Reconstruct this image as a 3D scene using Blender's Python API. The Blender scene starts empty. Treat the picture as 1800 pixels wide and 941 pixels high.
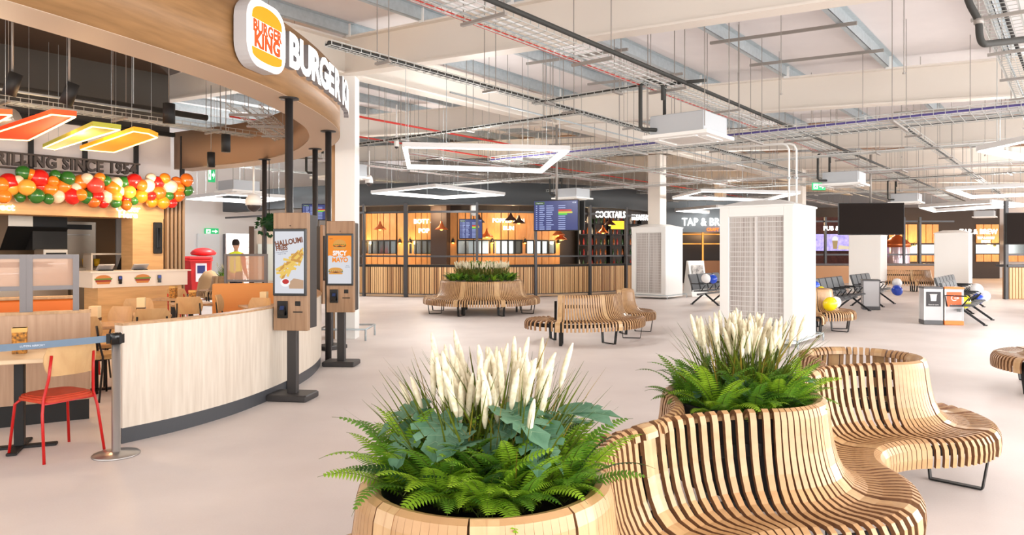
import bpy, bmesh, math, random
from math import sin, cos, pi, radians as R
from mathutils import Vector, Matrix
random.seed(7)
sc = bpy.context.scene
COL = sc.collection

# ------------------------------------------------------------ camera, sky, lights, exposure
cam_d = bpy.data.cameras.new('camera'); cam = bpy.data.objects.new('camera', cam_d); COL.objects.link(cam)
cam.location = (0, 0, 1.6); cam.rotation_euler = (pi/2, 0, 0)
cam_d.sensor_width = 36; cam_d.lens = 25.0; cam_d.shift_y = -0.017; cam_d.clip_end = 300
sc.camera = cam
w = bpy.data.worlds.new('sky'); sc.world = w; w.use_nodes = True
bg = w.node_tree.nodes['Background']; bg.inputs[0].default_value = (1.0, 0.985, 0.965, 1); bg.inputs[1].default_value = 0.95
sc.view_settings.view_transform = 'Standard'; sc.view_settings.look = 'None'
sc.view_settings.gamma = 1; sc.view_settings.use_curve_mapping = False
sc.view_settings.exposure = 0.56
sc.cycles.max_bounces = 8; sc.cycles.diffuse_bounces = 5; sc.cycles.transparent_max_bounces = 12
sc.cycles.use_denoising = True

# the hall's own axes: U runs away to the right, V runs away to the left
UX, UY = 0.6247, 0.7811
def W(u, v, z=None):
    x, y = u*UX - v*UY, u*UY + v*UX
    return Vector((x, y)) if z is None else Vector((x, y, z))
ANG_U = math.atan2(UY, UX)

def area(name, loc, target, sx, sy, power, color=(1, 1, 1)):
    l = bpy.data.lights.new(name, 'AREA'); l.shape = 'RECTANGLE'; l.size = sx; l.size_y = sy; l.energy = power; l.color = color
    o = bpy.data.objects.new(name, l); COL.objects.link(o); o.location = loc
    o.rotation_euler = (Vector(target)-Vector(loc)).to_track_quat('-Z', 'Y').to_euler(); return o
def point(name, loc, power, color=(1, .8, .6), r=.08):
    l = bpy.data.lights.new(name, 'POINT'); l.energy = power; l.color = color; l.shadow_soft_size = r
    o = bpy.data.objects.new(name, l); COL.objects.link(o); o.location = loc; return o
# daylight from the glazed side to the right of the camera
area('window_and_fill_light', W(19, -7.5, 2.4), W(19, 5, 1.6), 54, 4.6, 3900, (1, .985, .965))
area('window_and_fill_light', W(-7, 6, 2.6), W(9, 6.5, 1.6), 26, 4.4, 380, (1, .985, .965))  # unseen soft fill light added behind the camera
# the hall's general ceiling lighting, aimed down from above the services

# ------------------------------------------------------------ materials
MATS = {}
def mat(name, col, rough=.6, metal=0, emit=0, ecol=None, alpha=1, trans=0, spec=.5, var=0, vscale=6, stretch=(1, 1, 1), bump=0, coat=0, cols=None, sub=0):
    if name in MATS: return MATS[name]
    m = bpy.data.materials.new(name); m.use_nodes = True; nt = m.node_tree; b = nt.nodes['Principled BSDF']
    def lin(c): return tuple(((x/12.92) if x <= .04045 else ((x+.055)/1.055)**2.4) for x in c)
    c = lin(col)
    b.inputs['Base Color'].default_value = (*c, 1); b.inputs['Roughness'].default_value = rough; b.inputs['Metallic'].default_value = metal
    b.inputs['Specular IOR Level'].default_value = spec
    if coat: b.inputs['Coat Weight'].default_value = coat
    if emit:
        b.inputs['Emission Color'].default_value = (*lin(ecol or col), 1); b.inputs['Emission Strength'].default_value = emit
    if alpha < 1: b.inputs['Alpha'].default_value = alpha
    if trans: b.inputs['Transmission Weight'].default_value = trans
    if sub: b.inputs['Subsurface Weight'].default_value = sub; b.inputs['Subsurface Radius'].default_value = (.02, .02, .01)
    if var or cols or bump:
        tc = nt.nodes.new('ShaderNodeTexCoord'); mp = nt.nodes.new('ShaderNodeMapping'); mp.inputs['Scale'].default_value = stretch
        nz = nt.nodes.new('ShaderNodeTexNoise'); nz.inputs['Scale'].default_value = vscale; nz.inputs['Detail'].default_value = 5
        nt.links.new(tc.outputs['Object'], mp.inputs[0]); nt.links.new(mp.outputs[0], nz.inputs['Vector'])
        if var or cols:
            cr = nt.nodes.new('ShaderNodeValToRGB')
            if cols: c0, c1 = lin(cols[0]), lin(cols[1])
            else: c0, c1 = tuple(max(0, x*(1-var)) for x in c), tuple(min(1, x*(1+var)) for x in c)
            cr.color_ramp.elements[0].position = .3; cr.color_ramp.elements[1].position = .7
            cr.color_ramp.elements[0].color = (*c0, 1); cr.color_ramp.elements[1].color = (*c1, 1)
            nt.links.new(nz.outputs['Fac'], cr.inputs[0]); nt.links.new(cr.outputs[0], b.inputs['Base Color'])
        if bump:
            bp = nt.nodes.new('ShaderNodeBump'); bp.inputs['Strength'].default_value = bump; bp.inputs['Distance'].default_value = .01
            nt.links.new(nz.outputs['Fac'], bp.inputs['Height']); nt.links.new(bp.outputs[0], b.inputs['Normal'])
    MATS[name] = m; return m
def leafmat(name, c0, c1, scale=9):
    m = mat(name, c0, .5, cols=(c0, c1), vscale=scale, spec=.35)
    nt = m.node_tree; b = nt.nodes['Principled BSDF']; out = nt.nodes['Material Output']
    tr = nt.nodes.new('ShaderNodeBsdfTranslucent'); mx = nt.nodes.new('ShaderNodeMixShader'); mx.inputs[0].default_value = .35
    src = b.inputs['Base Color'].links[0].from_socket
    nt.links.new(src, tr.inputs[0]); nt.links.new(b.outputs[0], mx.inputs[1]); nt.links.new(tr.outputs[0], mx.inputs[2]); nt.links.new(mx.outputs[0], out.inputs[0])
    return m

# ------------------------------------------------------------ mesh helpers
class MB:
    def __init__(s): s.v = []; s.f = []; s.m = []; s.sm = []
    def add(s, vs, fs, m=0, smooth=False):
        o = len(s.v); s.v += [tuple(p) for p in vs]
        for f in fs: s.f.append(tuple(i+o for i in f)); s.m.append(m); s.sm.append(smooth)
    def box(s, c, d, rz=0, m=0, mat4=None):
        hx, hy, hz = d[0]/2, d[1]/2, d[2]/2
        vs = [Vector((x, y, z)) for z in (-hz, hz) for x, y in ((-hx, -hy), (hx, -hy), (hx, hy), (-hx, hy))]
        M = mat4 if mat4 is not None else Matrix.Translation(Vector(c)) @ Matrix.Rotation(rz, 4, 'Z')
        s.add([M @ p for p in vs], [(3, 2, 1, 0), (4, 5, 6, 7), (0, 1, 5, 4), (1, 2, 6, 5), (2, 3, 7, 6), (3, 0, 4, 7)], m)
        return s
    def bbox(s, c, d, b=.01, rz=0, m=0):      # box with rounded vertical and top edges (chamfer)
        hx, hy, hz = d[0]/2, d[1]/2, d[2]/2; M = Matrix.Translation(Vector(c)) @ Matrix.Rotation(rz, 4, 'Z'); b = min(b, hx*.9, hy*.9, hz*.9)
        def ring(ix, z): 
            x, y = hx-ix, hy-ix; q = b*.6
            return [(-x+q, -y, z), (x-q, -y, z), (x, -y+q, z), (x, y-q, z), (x-q, y, z), (-x+q, y, z), (-x, y-q, z), (-x, -y+q, z)]
        rs = [ring(b*.6, -hz), ring(0, -hz+b*.6), ring(0, hz-b*.6), ring(b*.6, hz)]
        vs = [M @ Vector(p) for r in rs for p in r]; fs = [tuple(range(7, -1, -1)), tuple(range(24, 32))]
        for k in range(3):
            for i in range(8): j = (i+1) % 8; fs.append((k*8+i, k*8+j, k*8+8+j, k*8+8+i))
        s.add(vs, fs, m); return s
    def bar(s, a, b, w, h=None, m=0, up=(0, 0, 1)):
        a, b = Vector(a), Vector(b); d = b-a; L = d.length
        if L < 1e-6: return s
        h = h or w; z = d.normalized(); u = Vector(up)
        if abs(z.dot(u)) > .99: u = Vector((1, 0, 0))
        x = z.cross(u).normalized(); y = x.cross(z)
        M = Matrix(((x.x, y.x, z.x, 0), (x.y, y.y, z.y, 0), (x.z, y.z, z.z, 0), (0, 0, 0, 1))); M.translation = (a+b)/2
        return s.box(None, (w, h, L), m=m, mat4=M)
    def tube(s, pts, r, n=8, m=0, smooth=True, closed=False, cap=True):
        pts = [Vector(p) for p in pts]; k = len(pts); rs = r if isinstance(r, (list, tuple)) else [r]*k
        vs = []; px = None
        for i, p in enumerate(pts):
            if closed: t = pts[(i+1) % k]-pts[i-1]
            else: t = pts[min(i+1, k-1)]-pts[max(i-1, 0)]
            t = t.normalized() if t.length > 1e-9 else Vector((0, 0, 1))
            if px is None:
                u = Vector((0, 0, 1)) if abs(t.z) < .9 else Vector((1, 0, 0)); px = t.cross(u).normalized()
            px = (px - t*px.dot(t)); px = px.normalized() if px.length > 1e-6 else t.orthogonal().normalized()
            py = t.cross(px)
            vs += [p + (px*cos(2*pi*j/n)+py*sin(2*pi*j/n))*rs[i] for j in range(n)]
        fs = []
        for i in range(k if closed else k-1):
            for j in range(n):
                a, b = i*n+j, i*n+(j+1) % n; c, d = ((i+1) % k)*n+(j+1) % n, ((i+1) % k)*n+j; fs.append((a, b, c, d))
        if cap and not closed: fs += [tuple(range(n-1, -1, -1)), tuple(range((k-1)*n, k*n))]
        s.add(vs, fs, m, smooth); return s
    def lathe(s, prof, c=(0, 0, 0), n=20, m=0, smooth=True, sx=1, sy=1, rz=0, cap=True):
        c = Vector(c); k = len(prof)
        vs = [c + Vector((r*cos(2*pi*j/n+rz)*sx, r*sin(2*pi*j/n+rz)*sy, z)) for r, z in prof for j in range(n)]
        fs = [(i*n+j, i*n+(j+1) % n, (i+1)*n+(j+1) % n, (i+1)*n+j) for i in range(k-1) for j in range(n)]
        if cap: fs += [tuple(range(n-1, -1, -1)), tuple(range((k-1)*n, k*n))]
        s.add(vs, fs, m, smooth); return s
    def prism(s, poly, z0, z1, m=0, M=None, smooth=False):
        n = len(poly); vs = [Vector((x, y, z0)) for x, y in poly]+[Vector((x, y, z1)) for x, y in poly]
        if M is not None: vs = [M @ p for p in vs]
        s.add(vs, [tuple(range(n-1, -1, -1)), tuple(range(n, 2*n))]+[(i, (i+1) % n, n+(i+1) % n, n+i) for i in range(n)], m, smooth); return s
    def ball(s, c, r, m=0, sx=1, sy=1, sz=1, nu=16, nv=10, smooth=True):
        prof = [(r*sin(pi*i/nv)+1e-5, -r*cos(pi*i/nv)*sz) for i in range(nv+1)]
        return s.lathe(prof, c, nu, m, smooth, sx, sy)
    def sweep(s, path, prof, m=0, closed=False, smooth=False, cap=True, ms=None):
        """sweep a closed (offset, z) section along a horizontal path; offset is to the path's right"""
        k = len(path); n = len(prof); vs = []
        for i, p in enumerate(path):
            p = Vector(p[:2])
            a = Vector(path[(i-1) % k if closed else max(i-1, 0)][:2]); b = Vector(path[(i+1) % k if closed else min(i+1, k-1)][:2])
            t = (b-a).normalized(); nr = Vector((t.y, -t.x))
            vs += [(p.x+nr.x*o, p.y+nr.y*o, z) for o, z in prof]
        for i in range(k if closed else k-1):
            for j in range(n):
                a, b = i*n+j, i*n+(j+1) % n; c, d = ((i+1) % k)*n+(j+1) % n, ((i+1) % k)*n+j
                if i == 0 and j == 0: base = len(s.v); s.v += [tuple(q) for q in vs]
                s.f.append((base+a, base+d, base+c, base+b)); s.m.append(ms[j] if ms else m); s.sm.append(smooth)
        if cap and not closed:
            s.f.append(tuple(base+j for j in range(n))); s.m.append(m); s.sm.append(False)
            s.f.append(tuple(base+(k-1)*n+j for j in range(n-1, -1, -1))); s.m.append(m); s.sm.append(False)
        return s
    def xf(s, M):
        s.v = [tuple(M @ Vector(p)) for p in s.v]; return s
    def build(s, name, mats, parent=None, loc=None):
        me = bpy.data.meshes.new(name); me.from_pydata(s.v, [], s.f)
        for mt in (mats if isinstance(mats, (list, tuple)) else [mats]): me.materials.append(mt)
        me.polygons.foreach_set('material_index', s.m); me.polygons.foreach_set('use_smooth', s.sm)
        me.update(); o = bpy.data.objects.new(name, me); COL.objects.link(o)
        if parent is not None: o.parent = parent
        if loc is not None: o.location = loc
        return o
def tag(o, label, cat, group=None, kind=None):
    o['label'] = label; o['category'] = cat
    if group: o['group'] = group
    if kind: o['kind'] = kind
    return o
def struct(o, label=None):
    o['kind'] = 'structure'
    if label: o['label'] = label
    return o
def empty(name, loc, rz, label, cat, group=None):
    o = bpy.data.objects.new(name, None); COL.objects.link(o); o.empty_display_size = .1
    o.location = loc if len(loc) == 3 else (loc[0], loc[1], 0); o.rotation_euler = (0, 0, rz); return tag(o, label, cat, group)
KIDS = {}
def dup(o, loc=None, rz=None, label=None, group=None, scale=None):
    def cp(a, par):
        c = a.copy(); COL.objects.link(c)
        if par is not None: c.parent = par
        for ch in list(a.children): cp(ch, c)
        return c
    kids = list(o.children)
    c = o.copy(); COL.objects.link(c)
    for ch in kids: cp(ch, c)
    if loc is not None: c.location = loc if len(loc) == 3 else (loc[0], loc[1], 0)
    if rz is not None: c.rotation_euler = (0, 0, rz)
    if scale is not None: c.scale = (scale,)*3 if not isinstance(scale, tuple) else scale
    if label: c['label'] = label
    if group: c['group'] = group
    return c
def text(name, s, size, mt, M, parent=None, ext=.01, bold=.0, align='CENTER', sx=1, spacing=1.0, line=1.0):
    cu = bpy.data.curves.new(name, 'FONT'); cu.body = s; cu.size = size; cu.extrude = ext; cu.offset = bold*size; cu.align_x = align; cu.align_y = 'CENTER'
    cu.space_character = spacing; cu.space_line = line; cu.resolution_u = 3
    t = bpy.data.objects.new(name, cu); me = bpy.data.meshes.new_from_object(t); bpy.data.objects.remove(t); bpy.data.curves.remove(cu)
    me.name = name; me.transform(M @ Matrix.Diagonal((sx, 1, 1, 1))); me.materials.clear(); me.materials.append(mt)
    o = bpy.data.objects.new(name, me); COL.objects.link(o)
    if parent is not None: o.parent = parent
    return o
def face_mat(x, y, z, rz=0):
    """text plane standing up; faces -Y before the turn rz about Z"""
    return Matrix.Translation((x, y, z)) @ Matrix.Rotation(rz, 4, 'Z') @ Matrix.Rotation(pi/2, 4, 'X')
def spline(pts, n=8):
    out = []; P = [Vector(p) for p in pts]
    for i in range(len(P)-1):
        p0, p1, p2, p3 = P[max(i-1, 0)], P[i], P[i+1], P[min(i+2, len(P)-1)]
        for k in range(n):
            t = k/n; out.append(.5*((2*p1)+(-p0+p2)*t+(2*p0-5*p1+4*p2-p3)*t*t+(-p0+3*p1-3*p2+p3)*t**3))
    out.append(P[-1]); return out

wood_rib = mat('bent_oak', (.80, .66, .50), .42, cols=((.77, .61, .43), (.69, .53, .36)), vscale=5, stretch=(1, 1, 2.5), coat=.15)
wood_edge = mat('plywood_edge', (.52, .36, .24), .6, cols=((.55, .39, .26), (.45, .30, .19)), vscale=40, stretch=(1, 1, 1))
wood_plate = mat('bent_oak_plate', (.84, .71, .54), .35, cols=((.81, .67, .49), (.74, .59, .41)), vscale=6, stretch=(4, 4, 1), coat=.2)
black_steel = mat('black_steel', (.10, .10, .10), .45, .3)
blackish = mat('matt_black', (.06, .06, .06), .6)
white_paint = mat('white_paint', (.93, .93, .92), .5)
cream_steel = mat('cream_painted_steel', (.90, .872, .835), .55)
galv = mat('galvanised_steel', (.70, .74, .76), .42, .35, var=.08, vscale=14)
galv_dark = mat('weathered_strut', (.60, .58, .56), .5, .4)
soil = mat('dark_soil', (.06, .05, .04), .95, var=.4, vscale=60)
oak = mat('light_oak', (.74, .60, .45), .5, cols=((.77, .62, .46), (.66, .52, .37)), vscale=4, stretch=(6, 6, .6))
# ------------------------------------------------------------ floor, roof, beams
floor_m = mat('pale_terrazzo', (.86, .825, .81), .48, cols=((.855, .82, .805), (.915, .885, .87)), vscale=.8, spec=.35)
nt = floor_m.node_tree
vo = nt.nodes.new('ShaderNodeTexNoise'); vo.inputs['Scale'].default_value = 90; vo.inputs['Detail'].default_value = 2
mx = nt.nodes.new('ShaderNodeMixRGB'); mx.blend_type = 'OVERLAY'; mx.inputs[0].default_value = .10
b = nt.nodes['Principled BSDF']; src = b.inputs['Base Color'].links[0].from_socket
tc = [n for n in nt.nodes if n.type == 'TEX_COORD'][0]
nt.links.new(tc.outputs['Object'], vo.inputs['Vector']); nt.links.new(src, mx.inputs[1]); nt.links.new(vo.outputs['Fac'], mx.inputs[2]); nt.links.new(mx.outputs[0], b.inputs['Base Color'])
m = MB(); m.box((8, 22, -.1), (90, 84, .2)); struct(m.build('floor', floor_m), 'pale polished hall floor')

SL = .06
def zb(v): return 4.74 + SL*(v-10.34)        # underside of the rafters at V
deck_m = mat('roof_deck_white', (.89, .87, .87), .7, var=.03, vscale=1.5)
m = MB(); u0, u1, v0, v1 = -14, 52, -30, 34
a = [W(u0, v0, zb(v0)+.88), W(u1, v0, zb(v0)+.88), W(u1, v1, zb(v1)+.88), W(u0, v1, zb(v1)+.88)]
m.add(a+[p+Vector((0, 0, .15)) for p in a], [(0, 3, 2, 1), (4, 5, 6, 7), (0, 1, 5, 4), (1, 2, 6, 5), (2, 3, 7, 6), (3, 0, 4, 7)])
struct(m.build('ceiling', deck_m), 'white sloping roof deck')
def ibeam(p, q, h, wd, tf=.03, tw=.02):
    m = MB()
    for dz, ww, hh in ((0, wd, tf), (h-tf, wd, tf), (tf, tw, h-2*tf)):
        m.bar(p+Vector((0, 0, dz+hh/2)), q+Vector((0, 0, dz+hh/2)), ww, hh)
    return m
for i, u in enumerate((1.6, 8.12, 14.6, 21.1, 27.6, 34.1, 40.6)):
    lo = -22; hi = 30
    o = ibeam(W(u, lo, zb(lo)), W(u, hi, zb(hi)), .66, .26).build('rafter_beam', cream_steel); struct(o, 'cream steel rafter')
for v in (10.34, -6.0):
    o = ibeam(W(4.0 if v > 0 else -10, v, zb(v)), W(44, v, zb(v)), .62, .30).build('spine_beam', cream_steel); struct(o, 'cream steel spine beam')
k = 0
v = 2.74-1.83*10
while v < 30:
    m = MB(); z = zb(v)+.67
    for (dw, dz, ww, hh) in ((0, .1, .012, .2), (.04, .006, .09, .012), (-.04, .194, .09, .012)):
        m.bar(W(-12, v+dw, z+dz), W(46, v+dw, z+dz), ww, hh)
    struct(m.build('roof_purlin_trim', galv), 'galvanised roof purlin'); k += 1; v += 1.83
# white cleats and sag rods between purlins near the camera
for (u, va, vb) in ((11.2, 2.74, 4.57), (13.0, 2.74, 4.57), (11.0, 6.4, 8.23), (13.2, 6.4, 8.23), (9.9, 4.57, 6.4), (17, 4.57, 6.4)):
    m = MB(); m.bar(W(u, va-.2, zb(va)+.62), W(u, vb+.2, zb(vb)+.62), .045, .045)
    tag(m.build('strut_channel', galv_dark), 'short steel strut bolted across two purlins by rafter, %.0f cm from its end' % (u*10) if False else 'steel strut channel spanning two galvanised purlins under the white deck', 'strut', 'strut channels under the roof')
for u in (8.12, 14.6, 21.1):
    for j in range(-3, 9):
        v = 2.74+1.83*j
        m = MB(); m.box(None, (.012, .11, .26), mat4=Matrix.Translation(W(u-.15, v, zb(v)+.76)) @ Matrix.Rotation(ANG_U, 4, 'Z'))
        m.box(None, (.16, .012, .2), mat4=Matrix.Translation(W(u-.07, v+.05, zb(v)+.76)) @ Matrix.Rotation(ANG_U, 4, 'Z'))
        struct(m.build('purlin_cleat_trim', white_paint))
# far enclosing walls, well beyond the bars
wall_m = mat('far_wall_white', (.92, .91, .91), .7)
m = MB(); m.bar(W(-8, 29.5, 3), W(50, 29.5, 3), .2, 6.6, up=(0, 0, 1)); struct(m.build('wall_far', wall_m))
m = MB(); m.bar(W(50, 29.5, 3), W(50, 2, 3), .2, 6.6); struct(m.build('wall_back', wall_m))
# ------------------------------------------------------------ slatted curved benches
PROF = [(-.05, .775), (-.045, .80), (-.025, .822), (0, .828), (.022, .815), (.034, .775), (.042, .70), (.055, .61), (.075, .53), (.105, .465), (.15, .42), (.21, .398), (.28, .396), (.35, .405), (.405, .408), (.44, .392), (.462, .355), (.467, .30), (.462, .24)]
PSEAT = [(.06, .37), (.075, .395), (.12, .402)] + PROF[11:]
def rib(mb, c, ang, Rb, sg, w, t=.022, prof=PROF, mt=(0, 1)):
    e = Vector((cos(ang), sin(ang))); tn = Vector((-e.y, e.x)); k = len(prof); vs = []
    for i, (s_, z) in enumerate(prof):
        a = prof[max(i-1, 0)]; b = prof[min(i+1, k-1)]; d = Vector((b[0]-a[0], b[1]-a[1])).normalized(); nn = Vector((-d.y, d.x))  # seat surface side is +nn... 
        for (off) in (0, t):
            s2, z2 = s_-nn.x*off, z-nn.y*off
            r = Rb + sg*s2
            for q in (-w/2, w/2):
                p = c + e*r + tn*q; vs.append((p.x, p.y, z2))
    fs = []; o = len(mb.v); mb.v += vs
    for i in range(k-1):
        A, B = i*4, i*4+4
        for f, mi in (((A, A+1, B+1, B), mt[0]), ((A+2, B+2, B+3, A+3), mt[0]), ((A, B, B+2, A+2), mt[1]), ((A+1, A+3, B+3, B+1), mt[1])):
            mb.f.append(tuple(o+x for x in f)); mb.m.append(mi); mb.sm.append(False)
    for f in ((0, 2, 3, 1), tuple((k-1)*4+x for x in (0, 1, 3, 2))): mb.f.append(tuple(o+x for x in f)); mb.m.append(mt[1]); mb.sm.append(False)
def leg_frame(root, c, ang, Rb, sg, double=False):
    e = Vector((cos(ang), sin(ang))); tn = Vector((-e.y, e.x))
    m = MB(); pts = [(.425, .36), (.37, .008), (.06, .008), (.03, .36)]
    for a, b in zip(pts, pts[1:]):
        pa = c+e*(Rb+sg*a[0]); pb = c+e*(Rb+sg*b[0])
        m.bar((pa.x, pa.y, a[1]), (pb.x, pb.y, b[1]), .05, .010, up=(tn.x, tn.y, 0) if False else (0, 0, 1) if abs(a[1]-b[1]) < .01 else (e.x, e.y, 0))
    pa = c+e*(Rb+sg*.03); pb = c+e*(Rb+sg*.02); m.bar((pa.x, pa.y, .36), (pb.x, pb.y, .70), .045, .012, up=(e.x, e.y, 0))
    pa = c+e*(Rb+sg*.03); pb = c+e*(Rb+sg*.43); m.bar((pa.x, pa.y, .36), (pb.x, pb.y, .36), .045, .012)
    m.build('leg_frame', black_steel, root)
def section(root, c, a0, a1, Rb, sg, n, plates=(True, True), legs=(True, True), prof=PROF, wp=.085, wr=None):
    wr = wr or (.0275 if sg > 0 and Rb < .5 else .032)
    """one arc of slats from angle a0 to a1 (radians) round centre c; sg=+1 the seat faces outwards"""
    c = Vector(c); m = MB()
    da = (a1-a0)/n
    rm = Rb + (.0 if sg > 0 else -.45); pa = (wp/2+wr/2+.004)/max(rm, .1)   # plate half angle at the tight side
    sgn = 1 if a1 > a0 else -1
    b0 = a0 + sgn*(pa if plates[0] else abs(da)/2); b1 = a1 - sgn*(pa if plates[1] else abs(da)/2)
    for i in range(n): rib(m, c, b0+(b1-b0)*i/(n-1), Rb, sg, wr, prof=prof)
    m.build('seat_slats', [wood_rib, wood_edge], root)
    for k, (on, a) in enumerate(zip(plates, (a0, a1))):
        if on and (k == 0 or on != 'skip'):
            p = MB(); rib(p, c, a, Rb, sg, wp, prof=prof); p.build('joint_plate', [wood_plate, wood_edge], root)
    for k, (on, a) in enumerate(zip(legs, (a0, a1))):
        if on: leg_frame(root, c, a-sgn*.03 if k else a+sgn*.03, Rb, sg)
    r = MB(); N = max(6, n)
    path = lambda s_: [c+Vector((cos(a0+(a1-a0)*i/N), sin(a0+(a1-a0)*i/N)))*(Rb+sg*s_) for i in range(N+1)]
    tall = prof is PROF
    for s_, z0, z1 in (((.40, .30, .365),)+(((.0, .60, .66), (.03, .34, .40)) if tall else ())):
        r.sweep(path(s_), [(-.006, z0), (.006, z0), (.006, z1), (-.006, z1)])
    r.build('support_rail', blackish, root)
RS, RL = .40, .98
D45 = pi/4
def tub(root_c, Rr, label, zt=.79):
    t = empty('planter_tub', (root_c[0], root_c[1], 0), 0, label, 'planter')
    m = MB(); m.lathe([(Rr-.055, .36), (Rr-.05, zt-.02), (Rr-.03, zt), (Rr-.045, zt+.003), (Rr-.075, zt-.03), (Rr-.085, zt-.14), (.01, zt-.14)], n=48); m.build('tub', blackish, t)
    m = MB(); m.lathe([(.002, zt-.10), (Rr*.5, zt-.11), (Rr-.088, zt-.12), (Rr-.088, zt-.135), (.002, zt-.135)], n=32); m.build('soil', soil, t)
    for k in range(3): m = MB(); m.box((cos(2.1*k)*(Rr-.12), sin(2.1*k)*(Rr-.12), .18), (.05, .05, .36), rz=2.1*k); m.build('support_leg', black_steel, t)
    return t
# the long serpentine bench nearest the camera
PC1 = Vector((-.09, 2.44)); dd = Vector((.686, .7276)); STEP = 1.955
PC2 = PC1 + dd*STEP; PC3 = PC1 + dd*2*STEP
th = math.atan2(dd.y, dd.x)
root = empty('serpentine_bench', (0, 0, 0), 0, 'long wavy double sided bench of bent oak slats holding the two leafy planters', 'bench')
section(root, PC1, th+D45, th+pi/2, RS, 1, 10, (True, True), (False, True))
for k in range(6): section(root, PC1, th+pi/2+k*D45, th+pi/2+(k+1)*D45, RS, 1, 10, (False, k < 5) if k < 5 else (False, True), (False, k % 2 == 1))
section(root, PC2, th-pi/2, th-D45, RS, 1, 10, (True, False), (True, False)); section(root, PC2, th-pi/2, th-3*D45, RS, 1, 10, (False, False), (False, False))
section(root, PC2, th+pi/2, th+D45, RS, 1, 10, (True, False), (True, False)); section(root, PC2, th+pi/2, th+3*D45, RS, 1, 10, (False, False), (False, False))
for k in range(6): section(root, PC3, th-3*D45+k*D45, th-3*D45+(k+1)*D45, RS, 1, 10 if k < 2 else 6, (False, k < 5), (False, k % 2 == 0))
hh = (RS+RL)*sin(D45)
for s_ in (1, -1):
    nrm = Vector((dd.y, -dd.x))*s_
    for k in range(2):
        cc = PC1 + dd*(STEP*(k+.5)) + nrm*hh
        back = math.atan2(-nrm.y, -nrm.x)
        section(root, cc, back, back+D45, RL, -1, 11, (True, False), (True, False)); section(root, cc, back, back-D45, RL, -1, 11, (False, False), (False, False))
t1 = tub(PC1, RS, 'black round planter tub sunk in the near end of the wavy bench')
t2 = tub(PC2, RS, 'black round planter tub in the middle ring of the wavy bench')
# ------------------------------------------------------------ planting
fern_mats = [leafmat('fern_bright', (.66, .80, .22), (.52, .70, .18)), leafmat('fern_mid', (.46, .64, .20), (.32, .52, .16)), leafmat('fern_dark', (.13, .26, .10), (.20, .34, .14)), mat('fern_stem', (.32, .38, .12), .6)]
mons_mats = [leafmat('monstera_leaf', (.36, .54, .43), (.50, .66, .55), 20), mat('monstera_stem', (.25, .36, .18), .5), leafmat('monstera_vein', (.62, .74, .62), (.58, .70, .58))]
grass_mats = [leafmat('grass_blade', (.42, .47, .14), (.27, .34, .10), 15), mat('cream_plume', (.93, .90, .80), .9, cols=((.95, .92, .83), (.82, .77, .63)), vscale=60), leafmat('grass_blade_dry', (.62, .52, .20), (.50, .44, .16), 15)]
def frond(mb, rng, az, L, lift, droop, lw=.056, n=26, mi=0, base=(0, 0, 0)):
    e = Vector((cos(az), sin(az), 0)); sd = Vector((-sin(az), cos(az), 0)); pts = []
    p = Vector(base); ang = lift; tw = rng.uniform(-.5, .5); bend = rng.uniform(-.25, .25)
    for i in range(n+1):
        t = i/n; pts.append(p.copy()); h = e*cos(ang)+sd*bend*t*1.2
        p = p + (h.normalized()*cos(ang)+Vector((0, 0, sin(ang))))*(L/n); ang -= droop/n*(.35+1.3*t)
    mb.tube(pts[::3]+([pts[-1]] if n % 3 else []), [.0025*(1-.7*i/(n/3)) for i in range(len(pts[::3])+(1 if n % 3 else 0))], n=3, m=3, cap=False)
    for i in range(3, n+1):
        t = i/n; l = lw*(math.sin(pi*min(1, .18+t*.86))**.6)*(1.05-.25*t)*(1 if t < .93 else .55)
        tang = (pts[min(i+1, n)]-pts[i-1]).normalized(); s0 = tang.cross(Vector((0, 0, 1))); s0 = s0.normalized() if s0.length > .05 else sd
        up = s0.cross(tang)
        s_ = (s0*cos(tw*t)+up*sin(tw*t)); nn = s_.cross(tang)
        wd = L/n*.80
        for q in (-1, 1):
            d = (s_*q*.97+tang*.30).normalized(); a = pts[i]; tip = a+d*l+nn*(-.12*l)
            mid = a+d*l*.45+nn*.03*l
            mb.add([a-tang*wd*.42, mid-tang*wd*.5, tip, mid+tang*wd*.5, a+tang*wd*.42], [(0, 1, 2, 3, 4)], mi)
def fern_mesh(seed, nf=30, L=(.28, .41), bright=.5, n=26):
    rng = random.Random(seed); mb = MB()
    for k in range(nf):
        az = 2*pi*k/nf*1.0+rng.uniform(-.25, .25); ring = k % 3
        lift = (1.35, 1.05, .80)[ring]+rng.uniform(-.15, .15); Lk = rng.uniform(*L)*(1, 1, .9)[ring]
        mi = 0 if rng.random() < bright else (1 if rng.random() < .7 else 2)
        frond(mb, rng, az, Lk, lift, rng.uniform(.95, 1.75), n=n, mi=mi, base=(rng.uniform(-.02, .02), rng.uniform(-.02, .02), 0))
    return mb
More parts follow.
